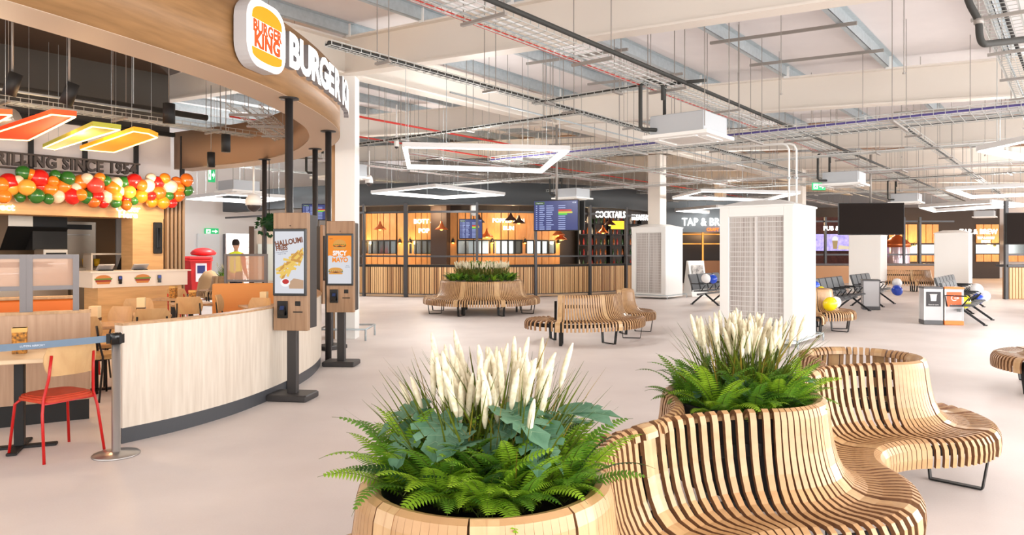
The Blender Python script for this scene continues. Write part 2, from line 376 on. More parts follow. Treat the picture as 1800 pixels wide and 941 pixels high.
def monstera_mesh(seed, nl=8):
    rng = random.Random(seed); mb = MB()
    half = [(0, -.02), (.035, -.055), (.08, -.04), (.10, .0), (.105, .03), (.055, .025), (.108, .055), (.10, .085), (.045, .06), (.092, .11), (.075, .135), (.032, .095), (.055, .165), (.02, .19), (0, .215)]
    for k in range(nl):
        az = 2*pi*k/nl+rng.uniform(-.4, .4); e = Vector((cos(az), sin(az), 0)); H = rng.uniform(.16, .25); out = rng.uniform(.05, .12); S = rng.uniform(.55, .82)
        top = e*out+Vector((0, 0, H)); mb.tube([(0, 0, 0), e*out*.35+Vector((0, 0, H*.6)), top], .0035, n=5, m=1)
        tilt = rng.uniform(-.15, .75); X = Vector((-sin(az), cos(az), 0)); Y = (e*cos(tilt)-Vector((0, 0, 1))*sin(tilt)); Z = X.cross(Y)
        def P(x, y): return top + X*x*S + Y*y*S + Z*(-1 if Z.z < 0 else 1)*(.25*abs(x)*S - 1.4*(y*y)*S*.6)
        for q in (-1, 1):
            L = [P(x*q, y) for x, y in half]; spine = [P(0, -.02+(.235)*i/6) for i in range(7)]
            c = P(.0, .06)
            for i in range(len(L)-1): 
                mb.add([c, L[i], L[i+1]], [(0, 1, 2)], 0, True)
            for (x, y), y0 in (((.09, .0), .0), ((.10, .04), .03), ((.095, .075), .055), ((.085, .115), .09), ((.05, .16), .12)):
                a, b = P(.0, y0), P(x*q*.95, y); off = Z*(.0015 if Z.z > 0 else -.0015)
                dr = (b-a).normalized().cross(Z)*.0016; mb.add([a-dr+off, a+dr+off, b+off*1.2], [(0, 1, 2)], 2)
    return mb
def grass_mesh(seed, nb=150, npl=26, H=.44, spread=.12, plh=.17):
    rng = random.Random(seed); mb = MB()
    for k in range(nb):
        az = rng.uniform(0, 2*pi); r0 = spread*math.sqrt(rng.random())*.8; e = Vector((cos(az), sin(az), 0)); sd = Vector((-sin(az), cos(az), 0))
        b = e*r0; L = H*rng.uniform(.55, 1.28); lean = rng.uniform(.05, .45)*(.5+r0/spread); n = 5; w = rng.uniform(.0042, .0078); pts = []; p = b.copy(); ang = lean
        for i in range(n+1):
            pts.append(p.copy()); p += (e*sin(ang)+Vector((0, 0, cos(ang))))*L/n; ang += rng.uniform(.02, .16)
        vs = []; tw = rng.uniform(0, pi); sx = sd*cos(tw)+e*sin(tw)
        for i, q in enumerate(pts): ww = w*(1-(i/n)**2*.95); vs += [q-sx*ww, q+sx*ww]
        mb.add(vs, [(2*i, 2*i+1, 2*i+3, 2*i+2) for i in range(n)], 2 if rng.random() < .16 else 0, True)
    for k in range(npl):
        az = rng.uniform(0, 2*pi); r0 = spread*math.sqrt(rng.random())*.85; e = Vector((cos(az), sin(az), 0)); b = e*r0
        h0 = H*rng.uniform(.66, .92); lean = rng.uniform(0, .28)*(.3+r0/spread); d = (e*sin(lean)+Vector((0, 0, cos(lean)))).normalized(); l = plh*rng.uniform(.75, 1.1)
        mb.tube([b, b+d*h0], .0016, n=3, m=0, cap=False)
        a = b+d*h0; k2 = 7; bend = e*rng.uniform(-.01, .03)
        mb.tube([a+d*l*i/k2+bend*(i/k2)**2 for i in range(k2+1)], [.003, .0085, .0105, .011, .0108, .010, .008, .003], n=7, m=1)
    return mb
def place(mb_obj, x, y, z, rz, s, label, cat, group=None, first=False):
    o = mb_obj if first else mb_obj.copy()
    if not first: COL.objects.link(o)
    o.location = (x, y, z); o.rotation_euler = (0, 0, rz); o.scale = (s, s, s); tag(o, label, cat, group); return o
prng = random.Random(3)
ferns = [fern_mesh(11, bright=.75).build('boston_fern', fern_mats), fern_mesh(12, bright=.45).build('boston_fern', fern_mats), fern_mesh(13, bright=.2).build('boston_fern', fern_mats)]
mons = [monstera_mesh(5).build('monstera_plant', mons_mats), monstera_mesh(9).build('monstera_plant', mons_mats)]
grs = [grass_mesh(3).build('plume_grass', grass_mats), grass_mesh(8, nb=80, npl=34, H=.40, spread=.12, plh=.14).build('plume_grass', grass_mats)]
used = set()
def put(lst, i, *a):
    o = lst[i]; f = (o.name not in used); used.add(o.name); return place(o, *a, first=f)
zs = .72
TUBN = {0: 'near planter tub', 1: 'middle planter tub'}
# near planter: ferns round the rim, monstera between, plumes behind the middle
def at(c, deg, r): return c.x+r*cos(R(deg)), c.y+r*sin(R(deg))
for k, (deg, r, s, i, txt) in enumerate(((-92, .16, .92, 0, 'bright fern at the front of the near planter spilling towards the viewer'), (-140, .17, 1.0, 1, 'mid green fern at the near planter rim away from the bench seat'),
        (-48, .17, .92, 0, 'bright fern over the near planter rim beside the wavy backrest'), (-5, .27, 1.0, 1, 'pale fern at the bench side of the near planter beneath the monstera'), (178, .27, 1.05, 1, 'fern fanning furthest out over the floor side of the near planter'),
        (-115, .12, .95, 0, 'yellow green fern in the middle front of the near planter'), (-60, .12, .95, 1, 'upright fern in front of the monstera leaves in the near planter'), (40, .27, 1.0, 0, 'light fern behind the monstera near the backrest of the near planter'), (135, .27, .95, 2, 'dark fern at the rear rim of the near planter facing the kiosks'))):
    x, y = at(PC1, deg, r); put(ferns, i, x, y, zs+.03, k*1.3, s*1.0, txt, 'fern', 'ferns in the near planter')
for k, (deg, r, s, i, txt) in enumerate(((-70, .08, 1.1, 0, 'monstera with broad split leaves in the centre of the near planter'), (-15, .2, 1.1, 1, 'taller monstera on the bench side of the near planter'), (165, .16, 1.0, 0, 'small monstera on the floor side of the near planter'))):
    x, y = at(PC1, deg, r); put(mons, i, x, y, zs+.09, k*2.1+.4, s, txt, 'monstera', 'monsteras in the near planter')
for k, (deg, r, txt) in enumerate(((80, .06, 'tall grass with thick cream plumes in the near planter'), (165, .09, 'spiky grass with few plumes nearest the kiosks in the near planter'), (10, .10, 'plume grass behind the monstera in the near planter'))):
    x, y = at(PC1, deg, r); put(grs, 0, x, y, zs, k*2.2, (1.05, .98, 1.0)[k], txt, 'ornamental grass', 'plume grasses in the near planter')
for k, (deg, r, s, i, txt) in enumerate(((-92, .18, .95, 2, 'dark fern at the front of the middle planter'), (-135, .27, 1.05, 0, 'bright fern spreading over the floor side of the middle planter'), (-45, .19, .95, 0, 'light green fern over the bench side rim of the middle planter'),
        (0, .27, 1.0, 1, 'fern reaching over the slats beyond the middle planter'), (180, .28, 1.05, 2, 'fern leaning out furthest from the middle planter'), (-110, .10, 1.0, 1, 'upright fern in the centre of the middle planter'), (-30, .10, 1.0, 2, 'dark fern below the plumes in the middle planter'), (50, .27, .95, 1, 'fern at the rear of the middle planter by the white tower'), (125, .27, .95, 2, 'dark fern at the rear of the middle planter facing the bars'))):
    x, y = at(PC2, deg, r); put(ferns, i, x, y, zs, k*1.7+.5, s*.98, txt, 'fern', 'ferns in the middle planter')
for k, (deg, r) in enumerate(((200, .12), (10, .18))):
    x, y = at(PC2, deg, r); put(mons, k, x, y, zs-.03, k*2.4, .95, ('dark monstera low in the middle planter on the floor side', 'broad monstera leaves low in the middle planter on the bench side')[k], 'monstera', 'monsteras in the middle planter')
for k, (deg, r, txt) in enumerate(((70, .08, 'dense cream plume grass at the centre of the middle planter'), (170, .08, 'plume grass on the floor side of the middle planter'), (10, .08, 'plume grass on the bench side of the middle planter'))):
    x, y = at(PC2, deg, r); put(grs, 1, x, y, zs+.0, k*2.2, 1.12, txt, 'ornamental grass', 'plume grasses in the middle planter')
# ------------------------------------------------------------ the burger restaurant under its round canopy
fascia_wood = mat('fascia_oak', (.72, .55, .36), .45, cols=((.64, .48, .31), (.54, .40, .25)), vscale=2.2, stretch=(1, 1, 9))
soffit_m = mat('soffit_cream', (.76, .68, .60), .6)
inner_m = mat('inner_fascia_brown', (.56, .44, .34), .6)
FO = spline([(-5.1, 2.2), (-4.45, 3.2), (-3.9, 4.1), (-3.4, 5.1), (-2.92, 6.3), (-2.62, 7.3), (-2.46, 8.4), (-2.43, 9.5), (-2.52, 10.4), (-2.85, 11.5), (-3.6, 12.9), (-4.9, 14.3), (-7.0, 15.6)], 8)
can = empty('curved_canopy', (0, 0, 0), 0, 'round wood faced canopy over the burger restaurant carrying its illuminated sign', 'canopy')
m = MB(); m.sweep(FO, [(0, 3.33), (0, 4.12), (-.03, 4.12), (-.03, 3.33)], smooth=True); m.build('outer_fascia', fascia_wood, can)
m = MB(); m.sweep(FO, [(-.012, 3.325), (-.012, 3.345), (-.45, 3.345), (-.45, 3.325)]); m.build('soffit', soffit_m, can)
m = MB(); m.sweep(FO, [(-.42, 3.33), (-.42, 4.12), (-.45, 4.12), (-.45, 3.33)], smooth=True); m.build('inner_fascia', inner_m, can)
def arcpos(path):
    d = [0]
    for a, b in zip(path, path[1:]): d.append(d[-1]+(b-a).length)
    def f(s):
        for i in range(len(d)-1):
            if d[i+1] >= s: t = (s-d[i])/(d[i+1]-d[i]); p = path[i].lerp(path[i+1], t); return p, (path[i+1]-path[i]).normalized()
        return path[-1], (path[-1]-path[-2]).normalized()
    return f, d
fo, fod = arcpos(FO)
def s_at_y(Y):
    for p, s in zip(FO, fod):
        if p.y >= Y: return s
sign_white = mat('sign_face_lit', (1, 1, 1), .4, emit=1.1, ecol=(1, .99, .97)); sign_side = mat('sign_return_grey', (.62, .62, .64), .4, .3)
s0 = s_at_y(7.62)
let = empty('channel_letter_sign', (0, 0, 0), 0, 'lit white raised lettering running round the wooden canopy beside the bun shaped sign', 'sign')
def plane_at(s, off, z):
    p, t = fo(s); nrm = Vector((t.y, -t.x)); q = p+nrm*off
    return face_mat(q.x, q.y, z, math.atan2(t.y, t.x))
s = s0
for ch in 'BURGER KING':
    adv = {'I': .18, ' ': .16}.get(ch, .305)
    if ch != ' ':
        o = text('letter', ch, .50, sign_white, plane_at(s+adv/2, .09, 3.765), let, ext=.035, bold=.040, sx=1.0)
        o.data.materials.append(sign_side)
        p, t = fo(s+adv/2)
        for pl in o.data.polygons:
            if abs(pl.normal.x*t.y-pl.normal.y*t.x) < .5: pl.material_index = 1
    s += adv
# bun shaped logo box
logo = empty('bun_logo_sign', (0, 0, 0), 0, 'illuminated rounded box sign with a yellow bun emblem on the wooden canopy', 'sign')
LM = plane_at(s_at_y(7.05)+.06, .02, 3.755)
def rr(w, h, r, n=7):
    out = []
    for cx, cy, a in ((w/2-r, h/2-r, 0), (-w/2+r, h/2-r, 90), (-w/2+r, -h/2+r, 180), (w/2-r, -h/2+r, 270)):
        out += [(cx+r*cos(R(a+90*i/n)), cy+r*sin(R(a+90*i/n))) for i in range(n+1)]
    return out
m = MB(); m.prism(rr(.70, .68, .22), 0, .14, M=LM); m.build('housing', mat('sign_housing', (.80, .80, .81), .4), logo)
m = MB(); m.prism(rr(.685, .665, .215), .14, .146, M=LM); m.build('lit_face', sign_white, logo)
bun_y = mat('bun_yellow', (.6, .38, .02), .5, emit=.55, ecol=(1, .70, .06)); bun_o = mat('bun_orange_letters', (.6, .22, .05), .5, emit=.5, ecol=(.95, .36, .06))
top = [(-.27, .125)]+[(-.27*cos(pi*i/16), .135+.15*sin(pi*i/16)**.75) for i in range(17)]+[(.27, .125)]
m = MB(); m.prism(top, .146, .150, M=LM); m.build('bun_top', bun_y, logo)
bot = [(.27, -.16)]+[(.27*cos(pi*i/12) if i not in (0, 12) else (.27 if i == 0 else -.27), -.185-.09*sin(pi*i/12)**.6) for i in range(13)]+[(-.27, -.16)]
m = MB(); m.prism(bot[::-1], .146, .150, M=LM); m.build('bun_base', bun_y, logo)
text('upper_word', 'BURGER', .16, bun_o, LM @ Matrix.Translation((0, .052, .15)), logo, ext=.002, bold=.042, sx=.84, spacing=1.03)
text('lower_word', 'KING', .205, bun_o, LM @ Matrix.Translation((0, -.082, .15)), logo, ext=.002, bold=.05, sx=.92, spacing=1.05)
# posts carrying the canopy
post_m = mat('post_grey', (.22, .21, .21), .4, .5)
for (x, y, txt) in ((-2.53, 8.07, 'dark round canopy post rising behind the first ordering kiosk'), (-2.66, 10.3, 'dark round canopy post behind the orange screen kiosk beside the white column'), (-3.35, 12.1, 'thin dark canopy post between the two kiosks'), (-4.7, 13.5, 'dark canopy post beside the hanging green garland')):
    t = empty('canopy_post', (x, y, 0), 0, txt, 'post', 'posts holding up the round canopy')
    m = MB(); m.tube([(0, 0, 0), (0, 0, 3.32)], .045, 14); m.build('pole', post_m, t)
    m = MB(); m.lathe([(.11, 3.312), (.11, 3.325)], n=20); m.build('top_flange', post_m, t)
# low curved wall
pale_wood = mat('pale_limed_oak', (.86, .815, .76), .5, cols=((.88, .84, .785), (.81, .76, .70)), vscale=3, stretch=(9, 9, .7))
plinth_m = mat('charcoal_plinth', (.25, .26, .28), .45)
BP = spline([(-3.21, 5.86), (-2.92, 6.33), (-2.69, 6.95), (-2.56, 7.7), (-2.52, 8.5), (-2.56, 9.3), (-2.75, 10.25), (-3.25, 11.5), (-4.1, 12.8)], 8)
bw = empty('curved_low_wall', (0, 0, 0), 0, 'pale limed oak curved low wall with charcoal plinth round the restaurant seating', 'barrier')
m = MB(); m.sweep(BP, [(0, .13), (0, .975), (-.12, .975), (-.12, .13)]); m.build('panelling', pale_wood, bw)
m = MB(); m.sweep(BP, [(-.012, 0), (-.012, .13), (-.108, .13), (-.108, 0)]); m.build('plinth', plinth_m, bw)
m = MB(); m.sweep(BP, [(.006, .975), (.006, .992), (-.126, .992), (-.126, .975)]); m.build('coping', oak, bw)

# ordering kiosks
kw = mat('kiosk_walnut', (.63, .50, .39), .45, cols=((.66, .53, .41), (.56, .435, .33)), vscale=3, stretch=(10, 10, .6))
kd = mat('kiosk_grey', (.25, .24, .24), .45, .3)
def scr(name, col, e=.55):
    if name in MATS: return MATS[name]
    m = mat(name, tuple(x*.35 for x in col), .3, emit=e, ecol=col, spec=.3); return m
s_bg = scr('screen_pale', (.86, .87, .90)); s_or = scr('screen_orange', (.97, .56, .06)); s_br = scr('screen_brown', (.48, .24, .09)); s_ye = scr('screen_chip_yellow', (.93, .78, .36)); s_ye2 = scr('screen_chip_gold', (.80, .58, .22))
s_rd = scr('screen_red', (.76, .12, .10)); s_wh = scr('screen_white', (.98, .98, .98)); s_dk = scr('screen_dark_brown', (.27, .13, .07)); s_gr = scr('screen_green', (.40, .62, .20)); s_bl = scr('screen_blue', (.16, .22, .38)); s_bn = scr('screen_bun', (.88, .62, .26)); s_tx = scr('screen_text', (.35, .37, .45))
pb = mat('glossy_black', (.02, .02, .025), .15)
def kiosk(loc, rz, label, kind, H=2.0):
    t = empty('ordering_kiosk', loc, rz, label, 'kiosk', 'ordering kiosks outside the low wall')
    m = MB(); m.bbox((0, .02, .035), (.45, .34, .07), .02); m.build('base_plate', kd, t)
    m = MB(); m.bbox((0, .03, .41), (.11, .07, .70), .012); m.build('post', kd, t)
    m = MB(); m.bbox((0, 0, 1.37), (.385, .07, 1.26), .008); m.build('front_panel', kw, t)
    m = MB(); m.bbox((.004, .13, 1.37), (.365, .19, 1.22), .01); m.build('rear_housing', kd, t)
    m = MB(); m.bbox((0, -.042, 1.47), (.375, .03, .715), .008); m.build('screen_bezel', pb, t)
    F = face_mat(0, -.0585, 1.47); 
    sp = MB(); sp.prism([(-.163, -.33), (.163, -.33), (.163, .33), (-.163, .33)], -.001, 0, M=F); so = sp.build('screen', s_bg, t)
    def poly(name, pts, mm, d=.0006, d0=0): m = MB(); m.prism(pts, d0, d0+d, M=F); return m.build(name, mm, so)
    def ell(cx, cy, a, b, n=18, rot=0): return [(cx+a*cos(2*pi*i/n)*cos(rot)-b*sin(2*pi*i/n)*sin(rot), cy+a*cos(2*pi*i/n)*sin(rot)+b*sin(2*pi*i/n)*cos(rot)) for i in range(n)]
    if kind == 0:
        text('screen_text', 'HALLOUMI', .078, s_br, F @ Matrix.Translation((-.005, .215, .001)) @ Matrix.Rotation(.16, 4, 'Z'), so, ext=.0004, bold=.045, sx=.82)
        text('screen_text', 'FRIES', .07, s_br, F @ Matrix.Translation((-.085, .150, .001)) @ Matrix.Rotation(.1, 4, 'Z'), so, ext=.0004, bold=.045, sx=.82)
        text('screen_small_text', 'crispy, golden and\nready to dip', .019, s_tx, F @ Matrix.Translation((-.085, .10, .001)) @ Matrix.Rotation(.1, 4, 'Z'), so, ext=.0002)
        rg = random.Random(4); mb = MB(); mb2 = MB()
        for i in range(46):
            tt = rg.random(); cx = -.09+.23*tt+rg.uniform(-.05, .05); cy = -.10+.20*tt+rg.uniform(-.07, .05)*(1.2-tt); 
            if cx > .13: cx = .12
            a = rg.uniform(.2, 1.2) if rg.random() < .7 else rg.uniform(-.6, .2); l = rg.uniform(.04, .06); wdt = .013
            q = [(cx+x*cos(a)-y*sin(a), cy+x*sin(a)+y*cos(a)) for x, y in ((-l, -wdt), (l, -wdt), (l, wdt), (-l, wdt))]; q = [(max(-.16, min(.16, x)), y) for x, y in q]
            (mb if i % 3 else mb2).prism(q, .0002*i/10+.0003, .0002*i/10+.0012, M=F)
        mb.build('pictured_chips', s_ye, so); mb2.build('pictured_chips', s_ye2, so)
        poly('pictured_dip', ell(-.045, -.215, .055, .045), s_wh, .001, .002); poly('pictured_sauce', ell(-.04, -.205, .038, .026), s_rd, .001, .003)
        poly('pictured_board', [(.0, -.28), (.16, -.28), (.16, -.19), (.05, -.17), (-.01, -.22)], scr('screen_tan', (.76, .62, .50)), .0006, .0001)
    else:
        poly('orange_panel', [(-.163, .33), (-.163, .05)]+[(-.163+.326*i/12, .045+.012*sin(i*1.3)) for i in range(1, 12)]+[(.163, .03), (.163, .33)], s_or, .0004)
        def burger(cx, cy, w, hh):
            poly('pictured_bun', [(cx-w, cy+hh*.25)]+[(cx-w*cos(pi*i/12), cy+hh*.25+hh*.75*sin(pi*i/12)**.8) for i in range(13)], s_bn, .0006, .001)
            poly('pictured_lettuce', [(cx-w*1.06+2.12*w*i/14, cy+hh*.22+(.008 if i % 2 else -.010)) for i in range(15)]+[(cx+w, cy+hh*.05), (cx-w, cy+hh*.05)], s_gr, .0006, .0016)
            poly('pictured_patty', ell(cx, cy-hh*.02, w*1.03, hh*.20), s_dk, .0006, .002)
            poly('pictured_cheese', [(cx-w, cy+.1*hh), (cx+w, cy+.1*hh), (cx+w*.5, cy-.12*hh), (cx, cy+.04*hh), (cx-w*.5, cy-.14*hh)], s_or, .0006, .0026)
            poly('pictured_bun', rr(w*2, hh*.38, hh*.15, 4) if False else [(x+cx, y+cy-hh*.38) for x, y in rr(w*1.95, hh*.36, hh*.16, 4)], s_bn, .0006, .0012)
        burger(.0, .19, .088, .085); burger(-.055, -.17, .10, .06)
        text('screen_text', 'SPICY', .088, s_wh, F @ Matrix.Translation((.0, .085, .002)), so, ext=.0004, bold=.045, sx=.85)
        text('screen_text', 'MAYO', .088, s_or, F @ Matrix.Translation((.005, -.008, .002)), so, ext=.0004, bold=.045, sx=.88)
        text('screen_small_text', 'Bring\nthe heat', .02, s_tx, F @ Matrix.Translation((.11, -.095, .001)), so, ext=.0002)
        text('screen_small_text', 'NEW', .02, s_dk, F @ Matrix.Translation((-.12, .285, .001)), so, ext=.0002)
    m = MB(); m.bbox((-.085, -.04, .965), (.115, .022, .185), .006); cr = m.build('card_terminal_recess', pb, t)
    m = MB(); m.box(None, (.06, .025, .12), mat4=Matrix.Translation((-.08, -.06, .96)) @ Matrix.Rotation(-.5, 4, 'X')); pt = m.build('card_terminal', blackish, t)
    m = MB(); m.box(None, (.045, .004, .045), mat4=Matrix.Translation((-.08, -.068, .985)) @ Matrix.Rotation(-.5, 4, 'X')); m.build('terminal_screen', s_bl, pt)
    m = MB(); m.bbox((.085, -.037, 1.03), (.06, .01, .05), .01); m.build('scanner_window', pb, t)
    m = MB(); m.box((.085, -.036, .94), (.105, .006, .012)); m.build('receipt_slot', pb, t)
    m = MB(); m.ball((0, -.036, 1.86), .006); m.build('camera_dot', pb, t)
    return t
kiosk((-2.36, 7.62, 0), R(-8), 'walnut ordering kiosk whose screen shows halloumi fries', 0)
kiosk((-2.37, 9.85, 0), R(-3), 'walnut ordering kiosk whose screen shows a spicy mayo burger on orange', 1)
k3 = kiosk((-2.93, 11.5, 0), R(55), 'ordering kiosk seen edge on between the other two', 1)
# stainless stanchion with belt
steel = mat('brushed_steel', (.74, .73, .72), .28, .9)
st = empty('belt_stanchion', (-3.09, 5.55, 0), 0, 'stainless belt stanchion standing at the end of the curved low wall', 'stanchion')
m = MB(); m.lathe([(.17, 0), (.172, .008), (.165, .016), (.05, .03), (.032, .035), (.032, .87), (.0, .872)], n=32); m.build('pole', steel, st)
m = MB(); m.lathe([(.034, .865), (.042, .87), (.042, .945), (.036, .955), (.001, .956)], n=24); m.box((-.045, 0, .91), (.03, .06, .075)); m.box((.045, 0, .91), (.02, .04, .07)); m.build('belt_head', pb, st)
bm_ = mat('belt_blue_grey', (.42, .50, .58), .7); belt = MB(); a = Vector((-3.14, 5.54, .91)); b_ = Vector((-4.6, 4.55, .90)); n = 16
d = (b_-a); hz = Vector((d.x, d.y, 0)).normalized(); nr = Vector((-hz.y, hz.x, 0)); vs = []
for i in range(n+1):
    t = i/n; p = a+d*t+Vector((0, 0, -.03*4*t*(1-t)*.6))
    for q in ((-.0015, -.026), (.0015, -.026), (.0015, .026), (-.0015, .026)): vs.append(p+nr*q[0]+Vector((0, 0, q[1])))
belt.add(vs, [(i*4+j, i*4+(j+1) % 4, i*4+4+(j+1) % 4, i*4+4+j) for i in range(n) for j in range(4)]+[(0, 3, 2, 1), (n*4, n*4+1, n*4+2, n*4+3)])
bo = belt.build('belt', bm_, st, ); bo.location = (3.09, -5.55, 0)
for tt in (.28, .62):
    p = a+d*tt; q = Vector((-nr.x, -nr.y, 0)); q = q if q.dot(Vector((0, 0, 0))-p) > 0 else -q
    o = text('belt_print', 'LUTON AIRPORT', .02, mat('belt_print_white', (.85, .88, .92), .6), face_mat(p.x+q.x*.003-st.location.x, p.y+q.y*.003-st.location.y, p.z-.022*tt*(1-tt)*4*.9+.0, math.atan2(hz.y, hz.x)+pi), st, ext=.0003)

# ---- the kitchen wall (along U) with bulkhead, slogan band and white clerestory
VK = 14.3
def UP(px, v):
    d = (px-900)/1250; Y = v/(-UY*d+UX); return (UX*d+UY)*Y
def PV(px, py, v):
    d = (px-900)/1250; Y = v/(-UY*d+UX); return Vector((d*Y, Y, 1.6+(440-py)*Y/1250))
def ub(m, u0, u1, v0, v1, z0, z1, mi=0):
    c = W((u0+u1)/2, (v0+v1)/2, (z0+z1)/2); return m.box(c, (u1-u0, v1-v0, z1-z0), rz=ANG_U, m=mi)
k_wood = mat('kitchen_light_oak', (.86, .68, .46), .5, cols=((.87, .69, .47), (.80, .62, .41)), vscale=2.5, stretch=(.8, .8, 8))
dark_c = mat('dark_brown_ceiling', (.27, .21, .17), .8); dark_w = mat('charcoal_wall', (.30, .29, .28), .75)
m = MB(); ub(m, -4, 7.2, 12.9, 20, 5.28, 5.34); struct(m.build('ceiling_dark_panel', dark_c))
m = MB(); ub(m, -4, 7.2, VK+.7, VK+.8, 4.02, 5.28); struct(m.build('wall_charcoal_upper', dark_w))
m = MB(); ub(m, 7.12, 7.2, VK+.7, 20, 0, 5.3); struct(m.build('wall_kitchen_end', wall_m))
m = MB(); ub(m, -4, 7.2, VK+.66, VK+.7, 2.7, 4.02); struct(m.build('wall_white_clerestory', mat('clerestory_white', (.90, .87, .86), .5)))
for px in (-40, 55, 150, 240, 321):
    u = UP(px, VK+.6); m = MB(); ub(m, u-.035, u+.035, VK+.58, VK+.66, 2.7, 4.02); struct(m.build('clerestory_post_trim', blackish))
m = MB(); ub(m, -4, 7.25, VK+.56, VK+.66, 3.98, 4.06); struct(m.build('clerestory_rail_trim', blackish))
m = MB(); ub(m, -4, 6.75, VK, VK+.6, 2.22, 2.72); struct(m.build('wall_bulkhead', k_wood), 'light oak bulkhead above the serving hatch')
m = MB(); ub(m, 6.15, 6.74, VK+.0, VK+.5, 0, 2.22); struct(m.build('wall_hatch_end', k_wood))
slat_m = mat('tan_battens', (.66, .54, .42), .5)
bt = empty('batten_screen', W(6.97, VK-.05, 0), ANG_U, 'vertical tan batten screen at the end of the kitchen wall', 'screen')
m = MB(); m.box((0, .12, 1.4), (.38, .04, 2.8)); m.build('backing_board', mat('batten_backing', (.42, .34, .27), .7), bt)
for i in range(5): m = MB(); m.bbox((-.16+.08*i, .05, 1.4), (.042, .1, 2.8), .006); m.build('batten', slat_m, bt)
# slogan band
m = MB(); sb = empty('slogan_band', (0, 0, 0), 0, 'dark metal slogan band with cut letters above the balloon garland', 'sign')
band_m = mat('band_bronze', (.26, .22, .20), .5, .3)
z0, z1 = 3.03, 3.27
for zz in (z0-.02, z1): m = MB(); ub(m, -2, 6.35, VK+.12, VK+.2, zz, zz+.03); m.build('rail', band_m, sb)
uu = 6.28; FMt = lambda u, v, z: face_mat(*W(u, v), z, ANG_U)
text('lettering', 'FLAME GRILLING SINCE 1954', .29, band_m, FMt(uu, VK+.15, (z0+z1)/2+.015), sb, ext=.03, bold=.035, align='RIGHT', sx=.80, spacing=1.13)
for u in (-1, .8, 2.6, 4.4, 6.2): m = MB(); ub(m, u-.02, u+.02, VK+.14, VK+.6, z0+.1, z0+.14); m.build('bracket', band_m, sb)
glow = mat('script_sign_lit', (1, 1, 1), .4, emit=1.5, ecol=(1, .97, .9))
o = text('order_here_sign', 'Order\nHere', .17, glow, FMt(UP(224, VK), VK-.03, 2.33), None, ext=.012, bold=.01, line=.7); tag(o, 'white glowing order here script sign on the oak bulkhead', 'sign')
o = text('collect_sign', 'Collect', .17, glow, FMt(UP(-6, VK), VK-.03, 2.33), None, ext=.012, bold=.02); tag(o, 'white glowing script sign on the bulkhead cut by the picture edge', 'sign')
# counter
cw = mat('counter_white', (.93, .88, .82), .4)
ct = empty('serving_counter', (0, 0, 0), 0, 'white and oak serving counter with pictured burgers below the order sign', 'counter')
m = MB(); ub(m, 5.15, 6.85, VK-.75, VK-.1, .93, 1.2); m.build('white_front', cw, ct)
m = MB(); ub(m, 5.25, 6.75, VK-.72, VK-.12, .0, .93); m.build('wood_front', k_wood, ct)
m = MB(); ub(m, 5.10, 6.9, VK-.80, VK-.05, 1.2, 1.225); m.build('worktop', cw, ct)
for px, kind in ((182, 0), (211, 1), (251, 0), (280, 1)):
    u = UP(px, VK-.76); MM = FMt(u, VK-.756, 1.065)
    if kind == 0:
        for pts, mm, dz in (([(-.13, .03)]+[(-.13*cos(pi*i/10), .03+.06*sin(pi*i/10)) for i in range(11)], mat('print_bun', (.80, .50, .22), .5), 0), ([(-.15, .03), (.15, .035), (.14, .005), (-.14, .0)], mat('print_lettuce', (.42, .55, .20), .5), .001), ([(-.13, .005), (.13, .005), (.13, -.03), (-.13, -.03)], mat('print_patty', (.62, .20, .12), .5), .001), ([(-.12, -.03), (.12, -.03), (.10, -.07), (-.10, -.07)], mat('print_bun', (1, 1, 1)), 0)):
            m = MB(); m.prism(pts, dz, dz+.001, M=MM); m.build('burger_print', mm, ct)
    else:
        m = MB(); m.prism(rr(.065, .10, .015, 3), 0, .02, M=MM @ Matrix.Translation((0, .02, 0))); m.prism(rr(.05, .05, .01, 3), .0, .03, M=MM @ Matrix.Translation((0, -.05, 0))); m.build('card_reader', pb, ct)
        m = MB(); m.prism(rr(.05, .05, .008, 3), .02, .021, M=MM @ Matrix.Translation((0, .035, 0))); m.build('reader_screen', scr('reader_blue', (.25, .32, .62)), ct)
for px, nm in ((183, 'till screen on the counter above the first pictured burger'), (244, 'till screen on the counter above the second pictured burger')):
    u = UP(px, VK-.4); p = W(u, VK-.45, 1.225); t = empty('till_terminal', p, ANG_U, nm, 'till', 'tills on the serving counter')
    m = MB(); m.bbox((0, 0, .01), (.2, .2, .02), .005); m.build('foot', blackish, t)
    m = MB(); m.box(None, (.27, .02, .16), mat4=Matrix.Translation((0, .0, .06)) @ Matrix.Rotation(.9, 4, 'X')); m.build('monitor', mat('till_grey', (.70, .68, .68), .4), t)
m = MB(); ph = empty('wall_telephone', W(UP(276, VK), VK-.03, 1.84), ANG_U, 'black wall telephone on the oak wall beside the batten screen', 'telephone')
m = MB(); m.bbox((0, 0, 0), (.17, .05, .62), .02); m.build('body', blackish, ph); m = MB(); m.bbox((0, -.035, 0), (.07, .03, .40), .015); m.build('handset', pb, ph)
